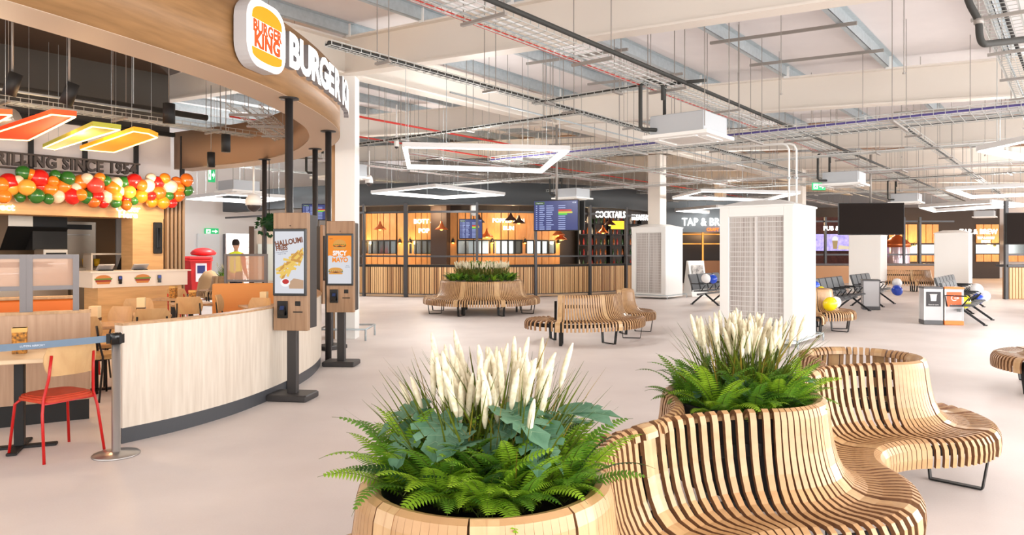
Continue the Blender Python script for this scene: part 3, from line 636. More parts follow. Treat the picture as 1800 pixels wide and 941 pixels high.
# kitchen behind the hatch
ss = mat('stainless_panel', (.66, .62, .57), .35, .7); tanp = mat('kitchen_tan_panel', (.58, .46, .34), .4, .3)
m = MB(); ub(m, -2, 7.1, 17.4, 17.5, 0, 2.7); struct(m.build('wall_kitchen', tanp))
m = MB(); ub(m, -2, 7.1, VK+.6, 17.4, 2.72, 2.76); struct(m.build('ceiling_kitchen', mat('kitchen_ceiling', (.8, .75, .68), .7)))
hd = empty('extract_hood', W(UP(62, 16), 16.2, 0), ANG_U, 'dark and steel extraction hood hanging over the kitchen line', 'extractor hood')
m = MB(); m.prism([(-.55, 2.05), (-.1, 1.62), (.25, 1.62), (.25, 2.7), (-.55, 2.7)], -.55, -.15, M=Matrix(((0, 0, 1, 0), (1, 0, 0, 0), (0, 1, 0, 0), (0, 0, 0, 1)))); m.build('canopy', ss, hd)
m = MB(); m.prism([(-.56, 2.05), (-.1, 1.615), (-.1, 1.60), (-.57, 2.03)], -.56, .45, M=Matrix(((0, 0, 1, 0), (1, 0, 0, 0), (0, 1, 0, 0), (0, 0, 0, 1)))); m.box((.16, -.1, 2.15), (.6, .8, 1.1)); m.build('filter_bank', blackish, hd)
def appliance(px, v, w_, d_, h_, label, nm, cat, mm, extra=None):
    t = empty(nm, W(UP(px, v), v, 0), ANG_U, label, cat); m = MB(); m.bbox((0, 0, h_/2), (w_, d_, h_), .02); m.build('body', mm, t)
    m = MB(); m.box((0, -d_/2-.008, h_-.12), (w_*.8, .012, .1)); m.build('control_panel', blackish, t); m = MB(); m.bar((-w_*.35, -d_/2-.03, h_-.28), (w_*.35, -d_/2-.03, h_-.28), .02, .02); m.build('handle', steel, t); return t
appliance(25, 15.6, 1.3, .7, 1.45, 'steel fryer bank nearest the picture edge behind the booth glass', 'fryer_bank', 'fryer', ss)
appliance(90, 15.5, .42, .5, 1.62, 'slim steel dispenser under the extraction hood', 'drink_dispenser', 'dispenser', ss)
appliance(118, 16.6, .9, .6, 2.2, 'tall stainless refrigerator behind the kitchen line', 'upright_refrigerator', 'refrigerator', ss)
ch = appliance(160, 16.0, 1.0, .7, 1.25, 'steel chip scuttle counter with yellow scoops at the back', 'chip_station', 'chip station', ss)
for k, dx in enumerate((-.12, .12)):
    m = MB(); m.lathe([(.045, 1.27), (.06, 1.42), (.05, 1.42), (.035, 1.28)], (dx, 0, 0), 12); tag(m.build('chip_carton', mat('carton_yellow', (.92, .72, .12), .5), loc=W(UP(160, 16.0), 16.0, 0)), ('yellow chip carton standing on the steel chip station nearer the fridge', 'yellow chip carton standing on the steel chip station nearer the dark coat')[k], 'carton')
sh = empty('kitchen_shelf', W(UP(188, 15.6), 15.6, 0), ANG_U, 'cream shelving unit behind the tills', 'shelf')
for k, z in enumerate((.5, 1.0, 1.52)): m = MB(); m.box((0, 0, z), (.75, .4, .03)); m.build('shelf_board', cw, sh)
for x in (-.36, .36): m = MB(); m.box((x, 0, .77), (.03, .4, 1.54)); m.build('side_panel', cw, sh)
m = MB(); m.lathe([(.02, .9), (.2, 1.0), (.24, 1.2), (.16, 1.45), (.04, 1.56), (.001, 1.57)], n=14, sx=1.0, sy=.5); tag(m.build('dark_coat', mat('dark_cloth', (.09, .06, .05), .9, bump=.5, vscale=20), loc=W(UP(226, 15.2), 15.2, 0)), 'dark rounded coat hanging behind the second till', 'coat')
# ---- balloon garland
bal = {}
for nm, c in (('red', (.88, .12, .10)), ('orange', (.95, .52, .12)), ('amber', (.96, .68, .25)), ('green', (.20, .45, .16)), ('cream', (.97, .86, .74)), ('coral', (.90, .28, .22)), ('burnt orange', (.86, .42, .12))):
    bal[nm] = mat('balloon_'+nm.replace(' ', '_'), c, .22, spec=.6, sub=.0, coat=.3)
brg = random.Random(21); balloon_me = {}
def balloon(p, r, nm, label, grp, tilt=0, name='balloon'):
    key = nm
    if key not in balloon_me:
        m = MB(); prof = []
        for i in range(13):
            a = pi*i/12; rr_ = sin(a); z = -cos(a)*1.08; 
            if z < 0: rr_ *= (1-.10*(-z)**2)
            prof.append((max(rr_, .001), z))
        m.lathe(prof, n=20); m.lathe([(.001, -1.08), (.02, -1.10), (.055, -1.17), (.05, -1.18), (.001, -1.16)], n=8); o = m.build(name, bal[nm]); balloon_me[key] = o
    else: o = balloon_me[key].copy(); COL.objects.link(o)
    o.location = p; o.scale = (r, r, r); o.rotation_euler = (tilt, brg.uniform(-.8, .8), brg.uniform(0, 6)); return tag(o, label, 'balloon', grp)
BL = [(15, 322, 16, 'red'), (41, 304, 12, 'green'), (32, 318, 9, 'cream'), (2, 325, 13, 'orange'), (19, 331, 13, 'amber'), (47, 330, 14, 'amber'), (5, 345, 13, 'orange'), (35, 347, 9, 'green'), (69, 314, 15, 'red'), (69, 327, 10, 'coral'),
      (64, 345, 13, 'green'), (85, 350, 9, 'green'), (87, 333, 13, 'orange'), (93, 319, 9, 'orange'), (97, 308, 9, 'green'), (111, 328, 13, 'orange'), (119, 314, 12, 'green'), (127, 345, 14, 'red'), (102, 346, 11, 'cream'), (134, 331, 9, 'cream'),
      (142, 321, 13, 'orange'), (153, 315, 10, 'cream'), (152, 347, 12, 'green'), (168, 327, 14, 'coral'), (172, 346, 10, 'red'), (165, 355, 10, 'burnt orange'), (187, 346, 12, 'cream'), (182, 357, 9, 'red'), (186, 318, 9, 'green'), (198, 331, 13, 'orange'),
      (205, 346, 9, 'amber'), (212, 337, 8, 'cream'), (203, 323, 11, 'cream'), (204, 357, 9, 'green'), (227, 338, 11, 'amber'), (235, 319, 13, 'red'), (221, 352, 9, 'red'), (235, 353, 8, 'green'), (222, 361, 9, 'burnt orange'), (248, 345, 12, 'orange'),
      (259, 327, 12, 'cream'), (266, 345, 8, 'red'), (267, 355, 10, 'orange'), (277, 322, 11, 'red'), (279, 339, 12, 'burnt orange'), (299, 329, 12, 'cream'), (297, 345, 8, 'green'), (287, 356, 11, 'orange'), (302, 357, 9, 'red'), (310, 320, 9, 'burnt orange'),
      (313, 344, 11, 'burnt orange'), (316, 331, 8, 'orange'), (328, 317, 11, 'burnt orange'), (329, 335, 10, 'green'), (142, 343, 10, 'orange'), (55, 308, 10, 'orange'), (217, 322, 11, 'green'), (249, 326, 10, 'burnt orange'), (290, 314, 9, 'orange'), (265, 314, 9, 'cream'), (175, 313, 9, 'orange')]
zonen = ((75, 'under the word flame'), (170, 'under the word grilling'), (240, 'under the word since'), (282, 'under the date'), (400, 'past the slogan end'))
for px, py, rp, c in BL:
    v = VK-.22-.14*brg.random(); p = PV(px, py, v); r = rp*p.y/1250*1.02
    zn = [t for lim, t in zonen if px < lim][0]; rowt = 'top row' if py < 324 else ('bottom row' if py > 343 else 'middle row')
    sz = 'large' if rp >= 12 else 'small'
    balloon(p, r, c, '%s %s balloon in the %s of the garland, %s' % (sz, c, rowt, zn), 'balloons of the garland over the counter', brg.uniform(-.5, .5))
# ---- neon panels
def neon(pts, z, face, edge, label):
    c = Vector((sum(p[0] for p in pts)/len(pts), sum(p[1] for p in pts)/len(pts)))
    t = empty('neon_ceiling_panel', (c.x, c.y, z), 0, label, 'pendant light', 'coloured neon edged panels over the seating')
    L = [(p[0]-c.x, p[1]-c.y) for p in pts]
    m = MB(); m.prism(L, 0, .05); m.build('panel', face, t)
    m = MB(); k = len(L)
    for i in range(k): m.bar((L[i][0]*.97, L[i][1]*.97, -.006), (L[(i+1) % k][0]*.97, L[(i+1) % k][1]*.97, -.006), .016, .012)
    m.build('led_edge', edge, t)
    for q in (0, len(L)//2, len(L)-1):
        m = MB(); m.tube([(L[q][0]*.8, L[q][1]*.8, .05), (L[q][0]*.8, L[q][1]*.8, 1.4)], .002, 4); m.build('suspension_wire', galv, t)
def PZ(px, py, z): Y = (z-1.6)*1250/(440-py); return ((px-900)/1250*Y, Y)
warm_led = mat('warm_led', (1, .85, .55), .4, emit=1.7, ecol=(1, .88, .62))
neon([PZ(135, 204, 3), PZ(92, 200, 3), PZ(-40, 243, 3), PZ(50, 247, 3)], 3, mat('panel_red_orange', (.86, .26, .06), .7, emit=.22, ecol=(.95, .25, .02)), warm_led, 'red orange neon edged ceiling panel')
neon([PZ(213, 227, 3), PZ(163, 221, 3), PZ(75, 260, 3), PZ(96, 263, 3)], 3, mat('panel_olive', (.62, .62, .20), .7, emit=.18, ecol=(.55, .5, .15)), warm_led, 'olive green neon edged ceiling panel')
neon([PZ(278, 241, 3), PZ(262, 234, 3), PZ(235, 230, 3), PZ(140, 263, 3), PZ(200, 268, 3)], 3, mat('panel_amber', (.94, .62, .06), .7, emit=.25, ecol=(.95, .58, .03)), warm_led, 'amber neon edged ceiling panel with one rounded corner')
neon([PZ(22, 201, 3), PZ(-10, 200, 3), PZ(-80, 240, 3), PZ(-60, 246, 3)], 3, mat('panel_red_orange', (1, 1, 1)), warm_led, 'neon edged panel mostly outside the picture edge')
point('neon_glow', (-5.3, 8.6, 2.85), 45, (1, .62, .3), .15); point('neon_glow', (-6.6, 10.5, 2.7), 45, (1, .66, .35), .15); point('kitchen_lamp', W(5.2, 15.8, 2.5), 60, (1, .80, .55), .1); point('kitchen_lamp', W(6.2, 13.3, 2.6), 40, (1, .78, .5), .1); point('seating_lamp', (-5.0, 6.6, 2.7), 45, (1, .74, .5), .15)
# ---- spots
spot_lit = mat('spot_lit', (1, .9, .7), .4, emit=10, ecol=(1, .85, .6))
for (px, py, Y, r, txt) in ((22, 148, 8, .07, 'black track spotlight nearest the picture edge in the restaurant'), (122, 165, 8.2, .07, 'black track spotlight second from the edge over the neon panels'), (297, 200, 9.3, .075, 'black cylinder downlight glowing beside the charcoal wall'), (397, 252, 10.5, .065, 'glowing cylinder downlight in front of the brown inner canopy'), (371, 281, 12.5, .065, 'smaller glowing cylinder downlight lower on the brown inner canopy')):
    x = (px-900)/1250*Y; z = 1.6+(440-py)*Y/1250; t = empty('cylinder_spotlight', (x, Y, z), 0, txt, 'spotlight', 'cylinder spotlights in the restaurant')
    tilt = Y < 9
    m = MB(); m.lathe([(r, -.13), (r, .13), (.001, .135)], n=20); m.lathe([(r*.9, -.129), (.001, -.125)], n=20, m=1)
    if tilt: m.xf(Matrix.Rotation(.35, 4, 'Y'))
    m.build('lamp_body', [blackish, blackish if tilt else spot_lit], t)
    m = MB(); m.tube([(0, 0, .13), (0, 0, 4.5-z if z < 4.2 else .6)], .006 if not tilt else .012, 6); m.build('hanging_rod', galv_dark, t)
# ---- seating
red_steel = mat('red_tube', (.76, .08, .07), .35); shell_m = mat('chair_ply', (.80, .65, .45), .45, cols=((.82, .67, .47), (.75, .59, .40)), vscale=4, stretch=(1, 8, 1)); pad_m = mat('orange_pad', (.76, .24, .09), .6, var=.12, vscale=12)
blk_tube = mat('black_tube', (.10, .09, .09), .4); tan_pad = mat('tan_seat', (.80, .66, .44), .5)
def chair_proto(tube, pad):
    t = empty('cafe_chair', (0, 0, 0), 0, 'x', 'chair')
    m = MB(); m.bbox((0, 0, .455), (.42, .42, .035), .03); m.prism([(x, y) for x, y in rr(.42, .42, .10)], .44, .47); mm = MB(); mm.prism(rr(.42, .42, .11), .44, .46); mm.prism(rr(.40, .40, .11), .46, .475); mm.prism(rr(.36, .36, .11), .475, .483); mm.build('seat', pad, t)
    m = MB(); n = 9; vs = []
    for j in range(6):
        z = .64+.26*j/5; wd = .20*(1-.5*abs(j/5-.5)**2*1.6)
        for i in range(n): x = -wd+2*wd*i/(n-1); y = .225-.06*(x/.2)**2+.03*(j/5); vs.append((x, y, z)); 
    k = len(vs); vs += [(x, y+.012, z) for x, y, z in vs]
    fs = [(j*n+i, j*n+i+1, (j+1)*n+i+1, (j+1)*n+i) for j in range(5) for i in range(n-1)]; fs += [tuple(k+q for q in f[::-1]) for f in fs]
    edge = [i for i in range(n)]+[j*n+n-1 for j in range(1, 6)]+[5*n+i for i in range(n-2, -1, -1)]+[j*n for j in range(4, 0, -1)]
    fs += [(edge[i], k+edge[i], k+edge[(i+1) % len(edge)], edge[(i+1) % len(edge)]) for i in range(len(edge))]
    m.add(vs, fs, 0, False); m.build('backrest', shell_m, t)
    for s_ in (-1, 1):
        m = MB(); m.tube([(s_*.17, -.16, .44), (s_*.20, -.20, .40), (s_*.23, -.23, .0)], .011, 8); m.build('leg', tube, t)
        m = MB(); m.tube([(s_*.16, .22, .80), (s_*.17, .20, .62), (s_*.19, .17, .47), (s_*.21, .19, .36), (s_*.23, .25, .0)], .011, 8); m.build('leg', tube, t)
    m = MB(); m.tube([(-.18, .18, .435), (-.18, -.17, .435), (.18, -.17, .435), (.18, .18, .435)], .011, 8, closed=True); m.build('seat_frame', tube, t)
    return t
ch_red = chair_proto(red_steel, pad_m); ch_red.location = (-3.60, 5.62, 0); ch_red.rotation_euler = (0, 0, R(-118)); ch_red['label'] = 'red tubular chair with orange seat pad beside the belt stanchion'; ch_red['group'] = 'cafe chairs'
ch_blk = chair_proto(blk_tube, tan_pad); ch_blk.location = (-4.45, 7.75, 0); ch_blk.rotation_euler = (0, 0, R(160)); ch_blk['label'] = 'black framed plywood chair just behind the stanchion head'; ch_blk['group'] = 'cafe chairs'
ch_r2 = chair_proto(red_steel, tan_pad); ch_r2.location = (-6.1, 13.2, 0); ch_r2.rotation_euler = (0, 0, R(170)); ch_r2['label'] = 'red legged chair furthest back beside the batten screen'; ch_r2['group'] = 'cafe chairs'
for proto, x, y, rz, txt in ((ch_blk, -4.25, 5.2, 70, 'black framed chair cut by the picture edge in front of the booth wall'), (ch_blk, -4.9, 8.6, -20, 'plywood chair facing the counter behind the booth wall end'), (ch_blk, -4.4, 8.75, 200, 'plywood chair nearest the low wall by the patterned menu box'), (ch_blk, -5.3, 10.1, 30, 'plywood chair in front of the pictured burgers'), (ch_blk, -4.9, 10.9, 190, 'plywood chair facing away before the batten screen'), (ch_blk, -4.35, 11.1, 100, 'yellow toned plywood chair in front of the orange booth'), (ch_blk, -3.75, 10.2, -20, 'yellow toned plywood chair close to the halloumi kiosk'), (ch_r2, -5.6, 9.2, 120, 'red legged chair beneath the first till')):
    dup(proto, (x, y, 0), R(rz), txt, 'cafe chairs')
def table(x, y, rz, w_, d_, label, mt=oak):
    t = empty('cafe_table', (x, y, 0), R(rz), label, 'table', 'cafe tables')
    m = MB(); m.bbox((0, 0, .735), (w_, d_, .035), .01); m.build('tabletop', mt, t)
    m = MB(); m.bbox((0, 0, .37), (.07, .07, .70), .01); m.build('pedestal', blackish, t)
    for a in (0, 1): m = MB(); m.bbox((0, 0, .012), ((.52, .07) if a else (.07, .52))+(.024,), .008); m.build('foot', blackish, t)
    return t
table(-3.98, 5.75, 22, .95, .62, 'pale oak table cut by the picture edge beside the red chair', mat('table_oak', (.88, .78, .64), .4))
table(-4.75, 8.1, 30, .6, .6, 'small oak table behind the stanchion head'); table(-4.9, 9.5, 30, .6, .6, 'small oak table with a menu box in front of the counter'); table(-5.15, 11.4, 30, .6, .6, 'oak table before the batten screen'); table(-3.8, 10.9, 30, .65, .65, 'oak table beside the orange booth'); table(-6.0, 12.6, 10, .6, .6, 'small table next to the furthest red legged chair')
pr = mat('menu_box_print', (.75, .55, .25), .6, cols=((.12, .07, .05), (.92, .62, .20)), vscale=45)
for i, (x, y, rz, txt) in enumerate(((-4.05, 5.85, 30, 'patterned menu box on the pale oak table at the picture edge'), (-4.75, 8.1, 10, 'tall cream menu box on the table behind the stanchion head'), (-4.98, 9.55, 20, 'cream menu box on the table before the counter'), (-5.1, 11.35, 15, 'dark patterned menu box on the table before the batten screen'), (-3.8, 10.9, 0, 'cream menu box on the table beside the orange booth'), (-6.0, 12.6, 0, 'orange menu box on the furthest table'))):
    t = empty('menu_box', (x, y, .7525), R(rz), txt, 'menu box', 'menu boxes on the tables')
    m = MB(); m.bbox((0, 0, .105), (.10, .10, .21), .004); m.build('card_body', pr if i in (0, 3, 5) else mat('menu_cream', (.93, .84, .66), .6), t)
    m = MB(); m.box((0, 0, .192 if i in (0, 3, 5) else .06), (.104, .104, .036)); m.build('printed_band', mat('menu_band', (.86, .68, .38), .6) if i in (0, 3, 5) else s_dk, t)
# booth wall with framed glass
A = Vector((-4.02, 6.78)); B = Vector((-6.6, 5.2)); dr = (B-A).normalized(); nn = Vector((-dr.y, dr.x)); ang = math.atan2(dr.y, dr.x)
bo = empty('booth_wall', (0, 0, 0), 0, 'wooden booth divider with black plinth behind the red chair', 'booth divider')
mid = (A+B)/2; Lw = (B-A).length
bw_m = mat('booth_oak', (.74, .60, .49), .5, cols=((.76, .63, .52), (.68, .55, .44)), vscale=3, stretch=(9, 9, .6))
m = MB(); m.box((mid.x, mid.y, .60), (Lw, .08, .82), rz=ang); m.build('panel', bw_m, bo)
m = MB(); m.box((mid.x, mid.y, .095), (Lw-.02, .06, .19), rz=ang); m.build('plinth', blackish, bo)
m = MB(); m.box((mid.x, mid.y, 1.02), (Lw+.01, .10, .025), rz=ang); m.build('capping', oak, bo)
seat_or = mat('booth_orange', (.87, .45, .16), .6)
A2 = A+Vector((-.25, .25)); 
bs = empty('booth_bench', (0, 0, 0), 0, 'orange upholstered booth bench behind the wooden divider', 'bench')
c = A2+Vector((-.9, .1)); m = MB(); m.bbox((c.x-.2, c.y+.05, .78), (1.6, .12, .62), .04, rz=ang); m.build('backrest', seat_or, bs); m = MB(); m.bbox((c.x-.25, c.y+.35, .44), (1.6, .5, .14), .04, rz=ang); m.build('seat_cushion', seat_or, bs); m = MB(); m.bbox((c.x-.25, c.y+.35, .18), (1.55, .46, .36), .01, rz=ang); m.build('base', bw_m, bs)
m = MB(); m.bbox((c.x-.2, c.y+.05, 1.10), (1.62, .14, .03), .01, rz=ang); m.build('top_rail', oak, bs)
glass_m = mat('frosted_glass', (.84, .68, .57), .35, alpha=.45); frame_m = mat('frame_grey', (.42, .40, .40), .4, .4)
def glass_panel(p, q, z0, z1, label, feet=True):
    p, q = Vector(p), Vector(q); t = empty('framed_glass_screen', (p.x, p.y, 0), 0, label, 'glass screen', 'framed glass screens between the booths')
    d = q-p; a = math.atan2(d.y, d.x)
    for e_ in (Vector((0, 0)), d): m = MB(); m.box((e_.x, e_.y, (z0+z1)/2-.1), (.05, .05, z1-z0+.2), rz=a); m.build('upright', frame_m, t)
    for z in (z0+.03, z1-.02): m = MB(); m.box((d.x/2, d.y/2, z), (d.length, .04, .04), rz=a); m.build('rail', frame_m, t)
    m = MB(); m.box((d.x/2, d.y/2, (z0+z1)/2), (d.length-.05, .012, z1-z0-.06), rz=a); m.build('pane', glass_m, t)
glass_panel((-4.12, 6.72), (-4.43, 6.53), 1.22, 1.56, 'framed glass screen above the booth wall nearer the counter')
glass_panel((-4.47, 6.50), (-4.85, 6.27), 1.22, 1.56, 'framed glass screen above the booth wall at the picture edge')
# booth beyond the low wall
bs = empty('banquette', (0, 0, 0), 0, 'orange banquette seen over the low wall beside the halloumi kiosk', 'bench')
m = MB(); m.bbox((-4.55, 12.2, .72), (1.1, .10, .62), .03, rz=R(12)); m.build('backrest', mat('banquette_tan_orange', (.87, .60, .33), .6), bs); m = MB(); m.bbox((-4.5, 11.9, .36), (1.1, .45, .16), .03, rz=R(12)); m.build('seat_cushion', seat_or, bs); m = MB(); m.bbox((-4.5, 11.9, .14), (1.0, .4, .28), .03, rz=R(12)); m.build('base', bw_m, bs)
glass_panel((-5.35, 13.3), (-4.55, 13.15), 1.0, 1.53, 'framed glass screen seen over the low wall in front of the hi-vis worker')
# ------------------------------------------------------------ columns and white towers in the hall
def P(px, py, Y): return Vector(((px-900)/1250*Y, Y, 1.6+(440-py)*Y/1250))
def PX(px, Y): return (px-900)/1250*Y
m = MB(); cx, cy = -3.0, 12.95
col = empty('steel_column', (cx, cy, 0), 0, 'white boxed column with a timber flank beside the round canopy', 'column')
m = MB(); m.bbox((0, 0, 2.37), (.36, .36, 4.74), .004); m.build('casing', white_paint, col)
m = MB(); m.bbox((-.27, .03, 1.75), (.18, .34, 3.5), .004); m.build('timber_flank', oak, col)
m = MB(); m.tube([(-.42, -.42, .2), (.42, -.42, .2), (.42, .42, .2), (-.42, .42, .2)], .018, 8, closed=True); m.build('guard_rail', galv, col)
for x, y in ((-.42, -.42), (.42, -.42), (.42, .42), (-.42, .42)): m = MB(); m.tube([(x, y, 0), (x, y, .2)], .018, 8); m.build('rail_foot', galv, col)
def post(u, v, w_, label, z0=0):
    t = empty('steel_column', W(u, v, 0), ANG_U, label, 'column'); m = MB()
    H = zb(v)+.02; m.bbox((0, 0, (H+z0)/2), (w_, w_, H-z0), .01); m.build('casing', cream_steel, t); m = MB(); m.box((0, 0, z0+.01 if z0 else .01), (w_+.08, w_+.08, .02)); m.build('base_collar', galv, t)
grille_m = mat('grille_mesh', (.78, .75, .73), .6, cols=((.84, .82, .80), (.66, .62, .60)), vscale=2.2, stretch=(7, 7, .25))
def tower(corner, s, H, label, grille=True, w_post=None):
    c = Vector(corner)+Vector((UX, UY))*s/2+Vector((-UY, UX))*s/2
    t = empty('boxed_column_tower', (c.x, c.y, 0), ANG_U, label, 'tower')
    # local x = U (away), local y = V ; the grille is on the -x face
    m = MB()
    if grille:
        m.box((.03, 0, H/2+.03), (s-.06, s, H-.06)); m.build('housing', white_paint, t)
        b_ = .13*s; m = MB()
        for (y, z, wy, wz) in ((-s/2+b_/2, H/2+.03, b_, H-.06), (s/2-b_/2, H/2+.03, b_, H-.06), (0, .06+.06, s-2*b_, .14), (0, H-.09, s-2*b_, .2)): m.bbox((-s/2+.03, y, z), (.06, wy, wz), .012)
        m.build('grille_frame', white_paint, t)
        m = MB(); m.box((-s/2+.055, 0, H/2), (.01, s-2*b_, H-.25)); m.build('grille_backing', grille_m, t)
        m = MB(); n = 24
        for k in range(n): z = .22+(H-.42)*k/(n-1); m.box((-s/2+.035, 0, z), (.018, s-2*b_, .012))
        m.box((-s/2+.03, 0, H/2), (.02, .035, H-.3)); k2 = 22
        for k in range(k2): y = -s/2+b_+(s-2*b_)*(k+.5)/k2; m.box((-s/2+.045, y, H/2), (.006, .006, H-.3))
        m.build('grille_bars', mat('grille_bar', (.86, .85, .84), .5), t)
    else: m.bbox((0, 0, H/2), (s, s, H-.02), .02); m.build('housing', white_paint, t)
    m = MB(); q = s/2+.02; m.add([(-q, -q, H), (q, -q, H), (q, q, H), (-q, q, H), (-.3, -.3, H+.10), (.3, -.3, H+.10), (.3, .3, H+.10), (-.3, .3, H+.10), (-q, -q, H-.03), (q, -q, H-.03), (q, q, H-.03), (-q, q, H-.03)],
        [(0, 1, 5, 4), (1, 2, 6, 5), (2, 3, 7, 6), (3, 0, 4, 7), (4, 5, 6, 7), (8, 9, 1, 0), (9, 10, 2, 1), (10, 11, 3, 2), (11, 8, 0, 3), (11, 10, 9, 8)]); m.build('sloped_cap', white_paint, t)
    r = s/2+.10; m = MB(); m.tube([(-r, -r, .13), (r, -r, .13), (r, r, .13), (-r, r, .13)], .014, 8, closed=True); m.build('guard_rail', galv, t)
    for x, y in ((-r, -r), (r, -r), (r, r), (-r, r)): m = MB(); m.tube([(x, y, 0), (x, y, .13)], .014, 8); m.build('rail_foot', galv, t)
    if w_post:
        u, v = c.x*UX+c.y*UY, -c.x*UY+c.y*UX; m = MB(); Hh = zb(v); m.bbox((0, 0, (Hh+H)/2), (w_post, w_post, Hh-H), .01); m.build('column_casing', cream_steel, t)
    return t
tower((4.59, 11.6), 1.25, 2.36, 'large white boxed tower with mesh grille behind the middle planter')
tower((4.97, 23.0), 1.25, 2.36, 'white grille tower with a cream column rising from it near the bars', w_post=.45)
tower((14.0, 27), 1.13, 2.18, 'plain white boxed tower directly beneath the black screen', grille=False)
tower((16.7, 26), 1.1, 2.24, 'brightest plain white boxed tower behind the two recycling bins', grille=False)
post(27.6, 8.3, .45, 'cream column rising beyond the large grille tower')
post(34.1, 14, .45, 'far cream column above the bars')
# ------------------------------------------------------------ other slatted benches
bb = empty('ring_planter_bench', (0, 0, 0), 0, 'circular slatted bench with a raised planted centre in front of the bar', 'bench')
c = Vector((-.78, 18.35)); RC = 1.04
for k in range(8): section(bb, c, -pi/2+D45/2+k*D45, -pi/2+D45/2+(k+1)*D45, RC, 1, 17, (True, k == 99), (True, False), wr=.034, wp=.12)
tb = tub(c, RC-.02, 'large round black tub in the circular slatted bench', .78)
fm_s = [fern_mesh(31, nf=16, n=12, L=(.22, .32), bright=.25).build('boston_fern', fern_mats), fern_mesh(32, nf=16, n=12, L=(.2, .3), bright=.05).build('boston_fern', fern_mats)]
g_s = [grass_mesh(41, nb=60, npl=20, H=.34, spread=.17, plh=.13).build('plume_grass', grass_mats)]
side = ('towards the viewer', 'by the bar', 'towards the kiosks', 'towards the white tower')
def quad(a): a %= 360; return side[0] if 225 <= a < 315 else side[1] if 45 <= a < 135 else side[2] if 135 <= a < 225 else side[3]
for k in range(22):
    a = 360/22*k; x, y = at(c, a, .80); put(fm_s, k % 2, x, y, .80, k*1.1, 1.05, 'low dark fern in the circular bench tub, %s' % quad(a), 'fern', 'ferns edging the circular bench')
for k in range(12):
    a = 30*k; x, y = at(c, a, .52); put(g_s, 0, x, y, .88, k*1.3, 1.05, 'short cream tipped grass in the circular bench tub, %s' % quad(a), 'ornamental grass', 'grasses of the circular bench')
for k in range(5):
    x, y = at(c, 72*k, .22); put(fm_s, 0, x, y, 1.08, k, 1.1, 'raised pale fern crowning the circular bench', 'fern', 'ferns crowning the circular bench')
b2 = empty('curved_slatted_bench', (0, 0, 0), 0, 'curved slatted oak bench with a high back in the middle of the hall', 'bench')
c = Vector((1.0, 13.15))
section(b2, c, R(-100), R(-55), RL, 1, 15, (True, True), (True, True)); section(b2, c, R(-55), R(-10), RL, 1, 15, (False, True), (False, True))
section(b2, (.80, 12.42), R(100), R(262), .12, 1, 15, (False, False), (True, False), prof=PSEAT, wr=.03)
section(b2, (2.0, 14.2), R(-80), R(-20), RS, 1, 12, (True, True), (True, True)); section(b2, (2.0, 14.2), R(-20), R(40), RS, 1, 12, (False, True), (False, True))
b3 = empty('curved_slatted_bench', (0, 0, 0), 0, 'slatted bench behind the grille tower with a yellow balloon on it', 'bench')
c = Vector((6.02, 14.4))
for k in range(4): section(b3, c, R(-150+50*k), R(-100+50*k), RS, 1, 11, (True, k == 3), (True, k == 3))
section(b3, (5.02, 13.5), R(-42), R(14), RS, 1, 12, (True, True), (True, True))
b4 = empty('curved_slatted_bench', (0, 0, 0), 0, 'low slatted bench end at the picture edge beyond the wavy bench', 'bench')
c = Vector((6.42, 8.0))
for k in range(5): section(b4, c, R(100+45*k), R(145+45*k), RS, 1, 10, (True, k == 4), (k % 2 == 0, False))
b5 = empty('curved_slatted_bench', (0, 0, 0), 0, 'distant pale slatted bench between the two plain white towers', 'bench')
c = Vector((15.6, 28.8))
for k in range(2): section(b5, c, R(-145+50*k), R(-95+50*k), RL+.2, 1, 15, (True, k == 1), (True, True))
b6 = empty('curved_slatted_bench', (0, 0, 0), 0, 'dark slatted planter bench by the red wheeled bins', 'bench')
c = Vector((-8.6, 21.5))
for k in range(6): section(b6, c, R(-200+45*k), R(-155+45*k), RS, 1, 9, (True, False), (k % 2 == 0, False))
tub(c, RS, 'black tub of the planter bench by the red wheeled bins')
for k in range(4):
    x, y = at(c, 90*k, .15); put(fm_s, 0, x, y, .72, k, 1.1, 'small fern in the planter by the red wheeled bins', 'fern', 'ferns of the planter by the bins')
put(g_s, 0, c.x, c.y, .74, 0, 1.2, 'cream tipped grass in the planter by the red wheeled bins', 'ornamental grass')
# ------------------------------------------------------------ the long curved bar
slat_mats = [mat('bar_slat_oak', (.86, .70, .50), .5), mat('bar_slat_tan', (.78, .61, .42), .5), mat('bar_slat_brown', (.66, .49, .33), .5), mat('bar_slat_gap', (.25, .17, .12), .7)]
fascia_b = mat('bar_fascia_charcoal', (.25, .27, .285), .6); bar_frame = mat('bar_frame_grey', (.28, .28, .29), .45, .3)
BP1 = spline([(-11.5, 28.5), (-9, 26.6), (-6.6, 25.2), (-4, 24.3), (-1.5, 23.9), (1, 24.35), (3.2, 25.6), (4.9, 27.4), (6.1, 29.6), (6.8, 32)], 14)
fb, fd = arcpos(BP1); LT = fd[-1]
bar = empty('curved_bar', (0, 0, 0), 0, 'long curved bar with a slatted timber front behind the circular bench', 'bar')
m = MB(); m.sweep(BP1, [(0, .10), (0, 1.03), (-.30, 1.03), (-.30, .10)]); m.build('front_panel', slat_mats[3], bar)
sr = random.Random(2); mbs = [MB(), MB(), MB()]; s = .05
while s < LT-.05:
    p, t = fb(s); nr = Vector((t.y, -t.x)); q = p+nr*.012; w_ = sr.choice((.05, .06, .075)); mbs[sr.choice((0, 0, 1, 1, 2))].box((q.x, q.y, .565), (w_, .025, .92), rz=math.atan2(t.y, t.x)); s += w_+.022
for i, mm in enumerate(mbs): mm.build('slat_cladding', slat_mats[i], bar)
